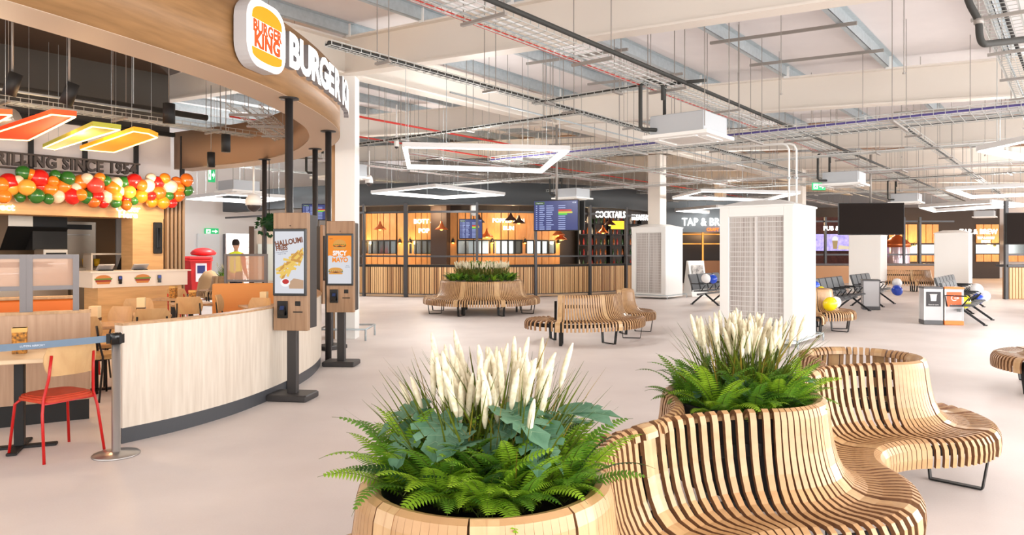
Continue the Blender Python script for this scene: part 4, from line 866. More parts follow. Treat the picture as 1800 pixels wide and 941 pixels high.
m = MB(); m.sweep(BP1, [(.03, 1.03), (.03, 1.10), (-.55, 1.10), (-.55, 1.03)]); m.build('bar_top', blackish, bar)
m = MB(); m.sweep(BP1, [(.05, .09), (.05, .12), (.01, .12), (.01, .09)]); m.build('foot_rail', bar_frame, bar)
m = MB(); m.sweep(BP1, [(-.0, 1.36), (-.0, 1.42), (-.05, 1.42), (-.05, 1.36)]); m.build('gantry_rail', bar_frame, bar)
m = MB(); m.sweep(BP1, [(-.0, 2.86), (-.0, 2.93), (-.05, 2.93), (-.05, 2.86)]); m.build('gantry_rail', bar_frame, bar)
for px in (560, 641, 715, 838, 940, 1035, 1098):
    best = min(range(0, int(LT*50)), key=lambda k: abs(900+1250*fb(k/50)[0].x/fb(k/50)[0].y-px)); p, t = fb(best/50); nr = Vector((t.y, -t.x)); q = p+nr*.06
    m = MB(); m.box((q.x, q.y, 1.6), (.13 if px == 715 else .08, .10, 3.2), rz=math.atan2(t.y, t.x)); m.build('gantry_post', bar_frame, bar)
cf = empty('bar_canopy', (0, 0, 0), 0, 'charcoal curved fascia running above the long bar', 'fascia')
m = MB(); m.sweep(BP1, [(.10, 3.15), (.10, 3.88), (-.05, 3.88), (-.05, 3.15)], smooth=True); m.build('fascia_panel', fascia_b, cf)
m = MB(); m.sweep(BP1, [(.09, 3.13), (.09, 3.15), (-.5, 3.15), (-.5, 3.13)]); m.build('soffit', fascia_b, cf)
# interior back wall: a parallel path 3.4 m behind
BK = [p-Vector(((BP1[min(i+1, len(BP1)-1)]-BP1[max(i-1, 0)]).normalized().y, -(BP1[min(i+1, len(BP1)-1)]-BP1[max(i-1, 0)]).normalized().x))*3.2 for i, p in enumerate(BP1)]
BK = BK[20:]
fk, fkd = arcpos(BK); LK = fkd[-1]
back_d = mat('bar_back_dark', (.20, .16, .14), .7)
m = MB(); m.sweep(BK, [(-.02, 0), (-.02, 4.0), (-.12, 4.0), (-.12, 0)]); struct(m.build('wall_behind_bar', back_d), 'dark wall behind the long bar')
warm_p = mat('bar_panel_orange', (.86, .60, .33), .5, cols=((.87, .61, .34), (.80, .54, .29)), vscale=3, stretch=(4, 4, 1)); mirror = mat('bar_mirror', (.46, .48, .48), .12, .8); brass = mat('brass', (.80, .55, .25), .3, .8); copper = mat('copper', (.80, .44, .26), .3, .8)
lamp_y = mat('lamp_warm', (1, .72, .30), .5, emit=9, ecol=(1, .70, .28)); pl_w = mat('sign_text_white', (1, 1, 1), .5, emit=2.2, ecol=(1, .98, .95))
def s_for_px(f, L, px):
    k = min(range(0, int(L*40)), key=lambda k: abs(900+1250*f(k/40)[0].x/f(k/40)[0].y-px)); return k/40
def wall_piece(f, s0, s1, z0, z1, d0, d1, mm, name, par=None, n=3):
    m = MB(); pts = [f(s0+(s1-s0)*i/n)[0] for i in range(n+1)]; m.sweep(pts, [(d0, z0), (d0, z1), (d1, z1), (d1, z0)][::1] if d0 > d1 else [(d1, z0), (d1, z1), (d0, z1), (d0, z0)]); return m.build(name, mm, par)
n_b = 0; spans = ((638, 655), (655, 698), (722, 762), (805, 862), (868, 917), (925, 975)); 
btx = ('beside the orange screen kiosk', 'between the first two wall lamps', 'beside the dark pier', 'behind the small flight screen', 'with the white lettering', 'behind the flight board')
for (a, b_), tx in zip(spans, btx):
    s0, s1 = s_for_px(fk, LK, a), s_for_px(fk, LK, b_)
    t = empty('back_bar_unit', (0, 0, 0), 0, 'orange panelled back bar unit with a mirror strip, %s' % tx, 'back bar unit', 'back bar units')
    k = 4 if b_-a > 20 else 2
    for i in range(k):
        q0 = s0+(s1-s0)*i/k; q1 = s0+(s1-s0)*(i+1)/k-.03; wall_piece(fk, q0, q1, 2.0, 3.08, .05, .0, warm_p, 'upper_panel', t, 1)
        wall_piece(fk, q0, q1, 1.0, 1.45, .05, .0, warm_p, 'lower_panel', t, 1)
    wall_piece(fk, s0, s1, 1.47, 1.97, .03, 0, mirror, 'mirror', t)
    for i in range(k+1): wall_piece(fk, max(0, s0+(s1-s0)*i/k-.04), s0+(s1-s0)*i/k+.01, 1.47, 1.97, .06, .0, blackish, 'mullion', t, 1)
    wall_piece(fk, s0-.03, s1+.02, 3.08, 3.14, .08, 0, blackish, 'top_rail', t); wall_piece(fk, s0-.03, s1+.02, 1.95, 2.0, .08, 0, blackish, 'middle_rail', t)
for k, (px, tx) in enumerate(((643, 'nearest the kiosks'), (705, 'beside the thick post, first of the pair'), (722, 'beside the thick post, second of the pair'), (798, 'beyond the dark pier'), (865, 'between the flight screen and the white lettering'), (921, 'below the flight board edge'), (979, 'under the flight board'))):
    s = s_for_px(fk, LK, px); p, t_ = fk(s); nr = Vector((t_.y, -t_.x)); q = p+nr*.10
    wall_piece(fk, s-.14, s+.14, .95, 3.08, .03, 0, warm_p, 'pilaster_strip', None, 1)
    o = COL.objects[-1] if False else bpy.data.objects[[x.name for x in bpy.data.objects if x.name.startswith('pilaster_strip')][-1]]; tag(o, 'narrow orange pilaster carrying the wall lamp %s' % tx, 'pilaster', 'pilasters behind the bar')
    w_ = empty('wall_lamp', (q.x, q.y, 1.98), math.atan2(t_.y, t_.x), 'warm brass wall lamp behind the bar, %s' % tx, 'wall lamp', 'wall lamps behind the bar')
    m = MB(); m.lathe([(.075, -.10), (.05, .02), (.02, .07), (.001, .08)], n=12); m.build('shade', blackish, w_); m = MB(); m.ball((0, 0, -.09), .045); m.build('bulb', lamp_y, w_)
    m = MB(); m.tube([(0, .08, .1), (0, 0, .12), (0, 0, .06)], .012, 6); m.build('bracket', brass, w_)
    if k % 2 == 0: point('wall_lamp_glow', (q.x+nr.x*.3, q.y+nr.y*.3, 1.9), 16, (1, .62, .25), .06)
s = s_for_px(fk, LK, 746); p, t_ = fk(s); nr = Vector((t_.y, -t_.x)); q = p+nr*.08
o = text('back_bar_lettering', 'BOTT &\nPOP', .24, pl_w, face_mat(q.x, q.y, 2.52, math.atan2(t_.y, t_.x)), None, ext=.015, bold=.012, line=1.5); tag(o, 'small lit lettering in two lines on the orange panel beside the dark pier', 'sign')
s = s_for_px(fk, LK, 893); p, t_ = fk(s); nr = Vector((t_.y, -t_.x)); q = p+nr*.08
o = text('back_bar_lettering', 'POPPED BUN\nBUN', .22, pl_w, face_mat(q.x, q.y, 2.58, math.atan2(t_.y, t_.x)), None, ext=.015, bold=.012, line=1.3); tag(o, 'small lit lettering in two lines on the orange panel behind the circular bench', 'sign')
s0, s1 = s_for_px(fk, LK, 765), s_for_px(fk, LK, 792); o = wall_piece(fk, s0, s1, 0, 3.6, .5, 0, mat('pier_brown', (.25, .18, .15), .6), 'dark_pier', None, 1); tag(o, 'dark brown pier between the orange back bar units', 'pier')
def flight_screen(loc, rz, w_, h_, label, pole=None, name='flight_screen', blank=False, back=False):
    t = empty(name, loc, rz, label, 'screen')
    m = MB(); m.bbox((0, .05, 0), (w_+.04, .09, h_+.04), .01); m.build('casing', blackish, t)
    if not blank:
        F = face_mat(0, 0, 0); m = MB(); m.prism([(-w_/2, -h_/2), (w_/2, -h_/2), (w_/2, h_/2), (-w_/2, h_/2)], 0, .004, M=F); so = m.build('screen', scr('flight_blue', (.20, .25, .50), .55), t)
        def cell(x0, y0, x1, y1, mm, d=.0055): m = MB(); m.prism([(x0*w_, y0*h_), (x1*w_, y0*h_), (x1*w_, y1*h_), (x0*w_, y1*h_)], .004, d, M=F); return m
        cell(-.48, .38, -.26, .47, 0).build('header_cell', scr('flight_green_dark', (.25, .38, .16), .6), so)
        text('header_text', 'Departures', .05*h_, scr('flight_white', (.88, .90, .98), .8), F @ Matrix.Translation((-.37*w_, .425*h_, .007)), so, ext=.0005)
        text('clock_text', '13:38', .06*h_, scr('flight_white', (1, 1, 1)), F @ Matrix.Translation((.42*w_, .43*h_, .007)), so, ext=.0005)
        rows = MB(); r2 = random.Random(5)
        for k in range(12):
            y = .33-.072*k
            for (xa, xb, pr_) in ((-.46, -.43, 1), (-.38, -.30+.05*r2.random(), 1), (-.22, -.12+.08*r2.random(), 1), (.06, .22, 1)):
                q = MB(); q.prism([(xa*w_, (y-.014)*h_), (xb*w_, (y-.014)*h_), (xb*w_, (y+.014)*h_), (xa*w_, (y+.014)*h_)], .004, .0055, M=F); rows.add(q.v, q.f)
        rows.build('flight_text_lines', scr('flight_text', (.62, .68, .86), .7), so)
        for (y, mm, x1) in ((.17, scr('flight_red', (.72, .13, .12), .8), .36), (.10, scr('flight_yellow', (.75, .72, .20), .8), .38), (.045, scr('flight_green', (.25, .72, .22), .8), .26)):
            cell(.06, y-.03, x1, y+.03, 0, .006).build('status_bar', mm, so)
    else:
        m = MB(); m.box((0, 0, 0), (w_, .006, h_)); m.build('blank_screen', mat('screen_off', (.14, .115, .105), .8, spec=.1), t)
    if back:
        m = MB(); m.box((0, .05, 0), (w_, .01, h_)); 
        m = MB(); m.bbox((.12, .30, 0), (w_*.95, .09, h_), .01); m.build('rear_screen', blackish, t)
    if pole: m = MB(); m.tube([(0, .07, h_/2), (0, .07, pole-loc[2])], .03, 8); m.build('ceiling_pole', galv_dark, t)
    return t
flight_screen(tuple(P(977, 379, 17)), R(-20), 1.08, .70, 'blue flight departures board hanging before the bar', pole=4.6, back=True)
s = s_for_px(fb, LT, 835); p, t_ = fb(s)
flight_screen((p.x*1.05-.15, p.y*1.05, 2.35), 0, .78, .66, 'small blue flight screen hung inside the bar behind a post', pole=3.8)
flight_screen(tuple(P(1532, 385, 20)), R(-6), 1.72, .86, 'large blank black screen hanging above a plain white tower', pole=4.3, blank=True, back=True)
flight_screen(tuple(P(1815, 402, 20)), R(-10), 1.3, .86, 'blank black screen cut by the picture edge', pole=4.3, blank=True)
# copper lamps above the bar
for k, (px, py, tx, big) in enumerate(((668, 404, 'in front of the first back bar unit', 1), (776, 404, 'before the dark pier', 1), (842, 392, 'above the small flight screen', 0), (898, 388, 'above the white lettering, larger', 0), (912, 393, 'above the white lettering, smaller', 0), (856, 417, 'low between screen and lettering', 1), (982, 414, 'under the flight board, higher', 1), (986, 422, 'under the flight board, lower', 1), (1022, 393, 'right of the flight board by the thin post', 0), (1060, 410, 'under the cocktails sign', 1), (1072, 396, 'close under the cocktails sign', 0))):
    Y = 25.8 if px < 1000 else 27.5; p = P(px, py, Y)
    t = empty('dome_pendant', p, 0, '%s dome pendant over the bar, %s' % ('copper' if big else 'dark', tx), 'pendant light', 'dome pendants over the bar')
    m = MB(); m.lathe([(.24, 0), (.20, .05), (.10, .13), (.05, .22), (.03, .30), (.001, .30)], n=16); m.build('shade', copper if big else mat('dark_red_shade', (.22, .09, .06), .4), t); m = MB(); m.ball((0, 0, .03), .06); m.build('bulb', lamp_y, t); m = MB(); m.tube([(0, 0, .3), (0, 0, 3.9-p.z)], .006, 5); m.build('flex', blackish, t)
for x, y in ((-6, 27), (-3, 26.3), (0, 26.2), (3, 28.0)): point('bar_ceiling_lamp', (x, y, 3.0), 48, (1, .72, .42), .1)
# dark gantry end with cocktails and breakfast signs
def wall_sign(px, py, Y, s, size, label, mm=pl_w, rz=-.45, sx=.9):
    p = P(px, py, Y); o = text('lit_wall_sign', s, size, mm, face_mat(p.x, p.y, p.z, rz), None, ext=.02, bold=.012, sx=sx, spacing=1.06); tag(o, label, 'sign'); return o
s_c = s_for_px(fb, LT, 1073); p, t_ = fb(s_c); rz_ = math.atan2(t_.y, t_.x)
wall_sign(1073, 378, p.y-.2, 'COCKTAILS', .33, 'lit white cocktails lettering above the bar end', rz=R(12), sx=.62)
s_c = s_for_px(fb, LT, 1128); p, t_ = fb(s_c)
wall_sign(1128, 383, p.y-.3, 'BREAKFAST', .30, 'lit white breakfast lettering next to the cocktails sign', rz=R(15), sx=.52)
sh = empty('bottle_shelving', P(1070, 440, 30.2).xy.to_3d(), R(20), 'dark bottle shelving under the cocktails sign', 'shelf')
for k in range(5): m = MB(); m.box((0, 0, .9+.45*k), (3.0, .35, .04)); m.build('shelf_board', blackish, sh)
for k in range(5): m = MB(); m.box((-1.5+.75*k, 0, 1.45), (.05, .35, 2.9)); m.build('upright', blackish, sh)
brg2 = random.Random(9); bts = None
bcol = [mat('bottle_amber', (.62, .33, .12), .2), mat('bottle_green', (.16, .30, .15), .2), mat('bottle_clear', (.85, .83, .78), .15), mat('bottle_red', (.62, .14, .10), .3)]
bproto = []
for mm in bcol: m = MB(); m.lathe([(.038, 0), (.04, .02), (.04, .17), (.015, .22), (.014, .28), (.001, .28)], n=10); o = m.build('bottle', mm); bproto.append(o)
sl = sh.location; ca, sa = cos(R(20)), sin(R(20)); cn = ('amber', 'green', 'clear', 'red'); used_b = set()
for k in range(5):
    for j in range(14):
        x = -1.4+.2*j+brg2.uniform(-.03, .03); y = -.05; i = brg2.randrange(4); o = bproto[i]
        if i in used_b: o = o.copy(); COL.objects.link(o)
        used_b.add(i); o.location = (sl.x+x*ca-y*sa, sl.y+x*sa+y*ca, .92+.45*k); tag(o, '%s bottle on the %s shelf under the cocktails sign' % (cn[i], ('lowest', 'second', 'middle', 'fourth', 'top')[k]), 'bottle', 'bottles on the dark shelving, %s, shelf %s' % (cn[i], 'abcde'[k]))
ms = empty('menu_lightbox', P(1085, 382+14, 29.8), R(20), 'yellow menu lightbox beside the bottle shelving', 'menu board'); m = MB(); m.bbox((0, 0, 0), (.7, .06, .4), .01); m.build('frame', blackish, ms); m = MB(); m.box((0, -.035, 0), (.62, .01, .34)); m.build('lit_panel', mat('menu_yellow', (.95, .72, .12), .5, emit=.8, ecol=(.95, .7, .1)), ms)
# ------------------------------------------------------------ craft tap shop and the far right bars
grey_f = mat('tap_fascia_grey', (.40, .43, .45), .6)
ts = empty('tap_shop', (0, 0, 0), 0, 'grey fronted craft tap shop glimpsed between the two grille towers', 'shop front')
m = MB(); m.box((9.7, 33, 3.15), (5.6, .3, 1.45)); m.build('fascia', grey_f, ts)
m = MB(); m.box((9.7, 34.6, 1.3), (5.6, .1, 2.6)); m.build('rear_panel', back_d, ts)
m = MB(); m.bbox((10.2, 33.6, .55), (2.6, .5, 1.1), .02); m.build('till_counter', mat('tap_counter', (.55, .36, .2), .5), ts)
for x in (7.9, 8.9, 9.8, 12.4): m = MB(); m.box((x, 33.2, 1.2), (.08, .08, 2.45)); m.build('post', brass, ts)
for z in (1.9, 2.35): m = MB(); m.box((9.3, 33.9, z), (2.8, .3, .05)); m.build('shelf', brass, ts)
wall_sign(1244, 391, 32.8, 'TAP & BREW', .50, 'large white sign of the craft tap shop cut by the grille tower', rz=0, sx=.8)
wall_sign(1262, 404, 32.8, 'CRAFT TAPS', .20, 'small orange lettering beneath the large white tap sign', mat('sign_orange_lit', (1, .4, .1), .5, emit=2, ecol=(1, .38, .08)), rz=0, sx=.9)
point('tap_shop_lamp', (9.3, 33.9, 2.5), 90, (1, .65, .32), .1)
def patch(name, x, y, z, w_, h_, mm, par, d=.05, rz=0): m = MB(); m.box((x, y, z), (w_, d, h_), rz=rz); return m.build(name, mm, par)
ab = empty('pavement_sign', P(1222, 470, 24.5).xy.to_3d()+Vector((0, 0, 0)), R(15), 'white A shaped menu board standing before the craft tap shop', 'sandwich board')
for s_ in (-1, 1): m = MB(); m.box(None, (.6, .02, 1.25), mat4=Matrix.Translation((0, s_*.18, .62)) @ Matrix.Rotation(s_*.22, 4, 'X')); m.build('board', white_paint, ab)
m = MB(); m.box(None, (.42, .008, .75), mat4=Matrix.Translation((0, -.22, .72)) @ Matrix.Rotation(-.22, 4, 'X')); m.build('printed_menu', mat('menu_grey_print', (.5, .48, .46), .6, cols=((.25, .24, .24), (.8, .78, .76)), vscale=9), ab)
rb = empty('straight_bar', (0, 0, 0), 0, 'timber fronted bar behind the far rows of black seats', 'bar')
YB = 34.6
m = MB(); m.bbox((16.8, YB, .42), (9.4, .3, .84), .01); m.build('front_panel', mat('bar_tan_panel', (.74, .54, .36), .5), rb)
m = MB(); m.bbox((16.8, YB+.1, .90), (9.5, .6, .10), .01); m.build('bar_top', mat('bar_top_grey', (.36, .32, .31), .5), rb)
m = MB(); m.box((16.8, YB, 1.38), (9.4, .06, .08)); m.build('gantry_rail', bar_frame, rb)
m = MB(); m.box((16.8, YB, 3.0), (9.4, .06, .08)); m.build('gantry_rail', bar_frame, rb)
for px in (1450, 1588, 1616): m = MB(); m.box((PX(px, YB), YB-.05, 1.6), (.10, .10, 3.2)); m.build('gantry_post', bar_frame, rb)
m = MB(); m.box((19, YB+5.6, 2.0), (17, .2, 4.0)); struct(m.build('wall_behind_far_bar', back_d))
def bunit(px0, px1, tx, z0=2.0, z1=3.05, Y=YB+5.47, low=True):
    t = empty('back_bar_unit', (0, 0, 0), 0, 'orange panelled back bar unit %s' % tx, 'back bar unit', 'back bar units'); x0, x1 = PX(px0, Y), PX(px1, Y); k = 3
    for i in range(k):
        w_ = (x1-x0)/k; m = MB(); m.box((x0+w_*(i+.5), Y, (z0+z1)/2), (w_-.04, .05, z1-z0)); m.build('upper_panel', warm_p, t)
        if low: m = MB(); m.box((x0+w_*(i+.5), Y, 1.15), (w_-.04, .05, .4)); m.build('lower_panel', warm_p, t)
    m = MB(); m.box(((x0+x1)/2, Y, 1.66), (x1-x0, .03, .5)); m.build('mirror', mirror, t)
bunit(1562, 1612, 'behind the copper brewing vessel'); bunit(1616, 1650, 'beside the plain white towers'); bunit(1715, 1756, 'under the brew sign'); bunit(1768, 1830, 'beyond the brew sign at the picture edge')
ve = empty('brewing_vessel', (PX(1577, YB+2), YB+2, 0), 0, 'copper topped brewing vessel behind the far bar', 'brewing vessel')
m = MB(); m.lathe([(.55, .3), (.58, .5), (.58, 1.75), (.56, 1.8)], n=28); m.build('tank', mat('tank_pearl', (.84, .76, .80), .2, .6), ve); m = MB(); m.lathe([(.62, 1.75), (.60, 1.95), (.3, 2.25), (.12, 2.35), (.08, 2.8), (.001, 2.8)], n=28); m.build('copper_lid', copper, ve)
for k in range(3): m = MB(); m.tube([(cos(2.1*k)*.42, sin(2.1*k)*.42, 0), (cos(2.1*k)*.42, sin(2.1*k)*.42, .4)], .03, 8); m.build('leg', steel, ve)
tv = empty('beer_advert_screen', (PX(1466, YB+3), YB+3, 2.0), 0, 'wide violet screen picturing a glass of beer', 'screen')
m = MB(); m.bbox((0, .05, 0), (2.0, .08, .95), .01); m.build('casing', blackish, tv); m = MB(); m.box((0, .22, 0), (.4, .28, .3)); m.build('wall_bracket', blackish, tv); m = MB(); m.box((0, 0, 0), (1.92, .02, .88)); sc_ = m.build('screen', mat('screen_violet', (.5, .45, .75), .3, emit=.7, ecol=(.5, .46, .78), cols=((.35, .32, .6), (.75, .72, .9)), vscale=5), tv)
F = face_mat(.05, -.012, 0); m = MB(); m.prism([(-.10, -.34), (.10, -.34), (.15, .12), (-.15, .12)], 0, .004, M=F); m.build('pictured_beer', scr('beer_gold', (.62, .50, .25), .7), sc_); m = MB(); m.prism([(-.16, .10)]+[(-.16*cos(pi*i/8), .18+.16*sin(pi*i/8)) for i in range(9)]+[(.16, .10)], 0, .005, M=F); m.build('pictured_foam', scr('screen_white', (1, 1, 1)), sc_)
m = MB(); m.prism([(.15, -.36), (.85, -.36), (.85, -.22), (.2, -.14)], 0, .003, M=F); m.build('pictured_glow', scr('screen_cream', (.95, .88, .72)), sc_)
bk = mat('dark_red_brick', (.30, .16, .14), .8, var=.3, vscale=9)
m = MB(); m.box((PX(1447, YB+3.4), YB+3.4, 1.7), (4.6, .1, 3.3)); struct(m.build('wall_brick_far', bk))
wall_sign(1461, 402, YB-.1, 'PUB &', .30, 'small lit pub lettering partly hidden by the big blank screen', rz=0, sx=.9)
wall_sign(1720, 408, YB-.3, 'TAP & BREW', .34, 'lit white brew lettering above the far bar by the white tower', rz=0, sx=.9)
wall_sign(1733, 422, YB+5.1, 'TAP & BREW\nDRINK', .20, 'two small lit lines on the orange panel under the brew lettering', rz=0, sx=.8)
for px, tx in ((1617, 'by the orange panels beside the first tower'), (1607, 'lower beside the copper vessel'), (1768, 'at the end near the slatted counter')):
    p = P(px, 437, YB+5.0); w_ = empty('wall_lamp', (p.x, p.y, 1.95), 0, 'warm wall lamp in the far bar %s' % tx, 'wall lamp', 'wall lamps of the far bar'); m = MB(); m.lathe([(.09, -.10), (.05, .04), (.001, .08)], n=10); m.build('shade', blackish, w_); m = MB(); m.ball((0, 0, -.1), .07); m.build('bulb', lamp_y, w_)
    point('far_lamp_glow', (p.x, p.y-.5, 1.9), 40, (1, .6, .2), .08)
for x, y in ((14, 37), (19.5, 38), (25, 36)): point('far_bar_lamp', (x, y, 3.0), 90, (1, .68, .38), .1)
se = empty('slatted_counter', (0, 0, 0), 0, 'pale slatted timber counter end at the picture edge', 'counter'); YS = 23.2
m = MB(); m.bbox((18.2, YS, .52), (4.2, .3, 1.04), .01); m.build('front_panel', slat_mats[2], se)
mm = MB()
for k in range(42): mm.box((16.15+.1*k, YS-.165, .53), (.075, .03, 1.0))
mm.build('slat_cladding', mat('pale_slats', (.80, .66, .48), .5), se); m = MB(); m.bbox((18.2, YS+.1, 1.09), (4.3, .6, .08), .01); m.build('worktop', bar_frame, se)
for x in (16.05, 18.6): m = MB(); m.box((x, YS-.1, 1.6), (.10, .10, 3.2)); m.build('post', bar_frame, se)
m = MB(); m.box((18.2, YS, 1.45), (4.2, .05, .06)); m.build('rail', bar_frame, se); m = MB(); m.box((18.2, YS, 2.6), (4.2, .05, .06)); m.build('rail', bar_frame, se)
# ------------------------------------------------------------ ceiling services
def deckz(u, v): return zb(v)+.88
red_c = mat('red_cable', (.80, .22, .18), .5); dark_pipe = mat('black_pipe_insulation', (.20, .20, .19), .7); blue_c = mat('violet_cable', (.34, .30, .56), .5); wht_c = mat('white_cable', (.88, .88, .88), .5)
wire = mat('zinc_wire', (.74, .75, .74), .45, .25)
def tray(p0, p1, z, w_, label, cables=(), step=.14, hang=2.0, pipe=None, side=.06, rods=True, longs=5):
    """a wire basket tray from p0 to p1 (each (u, v)) at height z"""
    a, b = W(p0[0], p0[1]), W(p1[0], p1[1]); d = b-a; L = d.length; ang = math.atan2(d.y, d.x)
    t = empty('cable_tray', (a.x, a.y, z), ang, label, 'cable tray')
    m = MB(); r = .007
    for i in range(longs): y = -w_/2+w_*i/(longs-1); m.box((L/2, y, 0), (L, r, r))
    for s_ in (-1, 1): m.box((L/2, s_*w_/2, side), (L, r*1.3, r*1.3)); m.box((L/2, s_*w_/2, side/2), (L, r, r)) if side > .07 else None
    n = int(L/step)
    for i in range(n+1): x = i*step; m.box((x, 0, 0), (r, w_, r)); [m.box((x, s_*w_/2, side/2), (r, r, side)) for s_ in (-1, 1)]
    m.build('wire_mesh', wire, t)
    for y, rad, mm, nm in cables:
        m = MB(); pts = [(L*i/12, y+.015*sin(i*2.3+y*40), rad+.006+.004*sin(i*1.7)) for i in range(13)]; m.tube(pts, rad, 6); m.build(nm, mm, t)
    if pipe: m = MB(); m.tube([(0, pipe[0], pipe[1]), (L, pipe[0], pipe[1])], pipe[2], 10); m.build('insulated_pipe', dark_pipe, t)
    k = 0; x = hang*.4
    while x < L:
        m = MB(); m.box((x, 0, -.025), (.042, w_+.14, .03))
        if rods:
            for s_ in (-1, 1):
                q = a+d.normalized()*x; H = .88+zb((-q.x*UY+q.y*UX))-z
                m.box((x, s_*(w_/2+.045), H/2), (.009, .009, H))
        m.build('hanger', galv_dark, t); x += hang; k += 1
    return t
tray((-1.5, 4.60), (44, 4.60), 3.90, .44, 'main wire basket tray with red cable and black pipe crossing above the hall', [(-.10, .010, wht_c, 'white_cable'), (.02, .012, wht_c, 'white_cable'), (.09, .008, galv, 'grey_cable'), (.245, .008, red_c, 'red_cable'), (.20, .007, red_c, 'red_cable')], pipe=(-.27, .05, .028))
tray((4.95, 6.60), (36, 6.60), 3.90, .12, 'narrow dark laden tray running parallel to the main basket tray', [(0, .026, dark_pipe, 'black_cable'), (.035, .014, blackish, 'black_cable')], longs=3, side=.05)
tray((11.7, -12), (11.7, 9.6), 3.45, .95, 'wide basket tray with a violet cable crossing below the rafters', [(.40, .022, blue_c, 'violet_cable'), (.2, .012, wht_c, 'white_cable'), (-.1, .010, galv, 'grey_cable'), (.43, .012, blue_c, 'violet_cable'), (-.42, .014, blackish, 'black_cable')], hang=2.2, longs=9, side=.08)
tray((8.9, 4.7), (8.9, 6.7), 3.88, .10, 'short dark cable run linking the main tray and the narrow tray', [(0, .018, dark_pipe, 'black_cable')], longs=3, side=.04, hang=1.2)
tray((10.0, 6.5), (10.0, 12.4), 3.88, .10, 'dark cable run leading from the narrow tray towards the canopy', [(0, .02, dark_pipe, 'black_cable')], longs=3, side=.04, hang=1.8)
tray((4.5, .62), (32, .62), 3.90, .32, 'ladder tray in the upper corner by the black drain pipe', [(-.05, .02, blackish, 'black_cable'), (.06, .012, galv, 'grey_cable')], hang=1.6)
tray((14.5, 9.4), (40, 9.4), 3.8, .25, 'distant tray over the circular planter bench', [(0, .012, wht_c, 'white_cable'), (.08, .008, red_c, 'red_cable')], step=.3)
tray((12, 12.8), (40, 12.8), 3.95, .35, 'distant tray above the long bar nearest the kiosks', [(.12, .014, red_c, 'red_cable'), (-.1, .012, wht_c, 'white_cable')], step=.3)
tray((10.5, 16.5), (40, 16.5), 4.1, .3, 'distant tray above the white wall behind the canopy', [(.1, .014, red_c, 'red_cable')], step=.3)
tray((10.5, 20.5), (36, 20.5), 4.2, .3, 'furthest tray beside the emergency exit door wall', [(0, .014, galv, 'grey_cable')], step=.35)
tray((17.0, -8), (17.0, 20), 3.72, .3, 'tray crossing beyond the second rafter', [(0, .014, dark_pipe, 'black_cable'), (.1, .01, wht_c, 'white_cable')], step=.25, hang=2.6)
tray((20.0, -8), (20.0, 24), 3.60, .6, 'broad basket tray crossing above the blue flight board', [(.2, .014, wht_c, 'white_cable'), (-.2, .01, red_c, 'red_cable')], step=.25, hang=2.6, longs=7)
tray((24.2, -8), (24.2, 24), 3.75, .35, 'tray crossing over the long bar', [(.0, .014, dark_pipe, 'black_cable')], step=.3, hang=2.8)
tray((29.5, -8), (29.5, 24), 3.8, .4, 'tray crossing far above the craft tap shop', [(.0, .014, wht_c, 'white_cable')], step=.4, hang=3)
tray((14.0, 2.4), (40, 2.4), 3.72, .14, 'narrow tray beyond the first ceiling unit by the exit sign', [(0, .022, dark_pipe, 'black_cable')], step=.25, longs=3)
# red sprinkler style pipes and grey conduits along U
for v, z, r, mm, tx, cat in ((11.6, 4.35, .022, red_c, 'thin red pipe along the purlins beside the white boxed column', 'pipe'), (14.9, 4.6, .022, red_c, 'thin red pipe over the long bar front', 'pipe'), (8.1, 4.2, .016, galv, 'grey conduit under the purlins past the spine beam', 'conduit'),):
    m = MB(); m.tube([W(8.5, v, z), W(42, v, z)], r, 8)
    t = m.build('service_pipe', mm); tag(t, tx, cat)
    for u in (10, 14, 18, 23, 30): h = MB(); h.box(W(u, v, (z+zb(v)+.88)/2), (.01, .01, zb(v)+.88-z)); h.build('hanger_rod', galv_dark, t)
# strut grids beyond the spine beam
for j, (u, v0, v1) in enumerate(((15.8, 10.9, 13.4), (17.3, 11.4, 14.2), (18.8, 10.9, 13.8), (20.2, 11.6, 14.5), (16.4, 7.0, 9.6), (18.6, 6.9, 9.4), (23, 8, 10), (24.5, 8, 10), (23.4, 3, 5.4), (17.4, 1.2, 3.2), (18.8, 1.2, 3.2), (22.2, -1, 2))):
    m = MB(); m.bar(W(u, v0, zb(v0)+.3), W(u, v1, zb(v1)+.3), .04, .04)
    t = m.build('strut_channel', galv_dark); tag(t, 'suspended steel strut channel beyond the second rafter', 'strut', 'suspended strut channels far away')
    for v in (v0+.15, v1-.15): h = MB(); h.box(W(u, v, zb(v)+.59), (.01, .01, .58)); h.build('hanger_rod', galv_dark, t)
# lone drop rods
rr_ = random.Random(12)
for k in range(46):
    u = rr_.uniform(9, 26); v = rr_.choice((3.2, 5.5, 7.4, 8.6, 11, 12, 13.8, 15.4, 1.4, -.6))+rr_.uniform(-.3, .3); z0 = rr_.uniform(3.4, 4.1)
    m = MB(); z1 = zb(v)+.88; m.box(W(u, v, (z0+z1)/2), (.008, .008, z1-z0)); m.box(W(u, v, z0), (.025, .025, .02)); tag(m.build('drop_rod', galv_dark), 'thin threaded rod hanging from the white roof deck', 'rod', 'threaded drop rods')
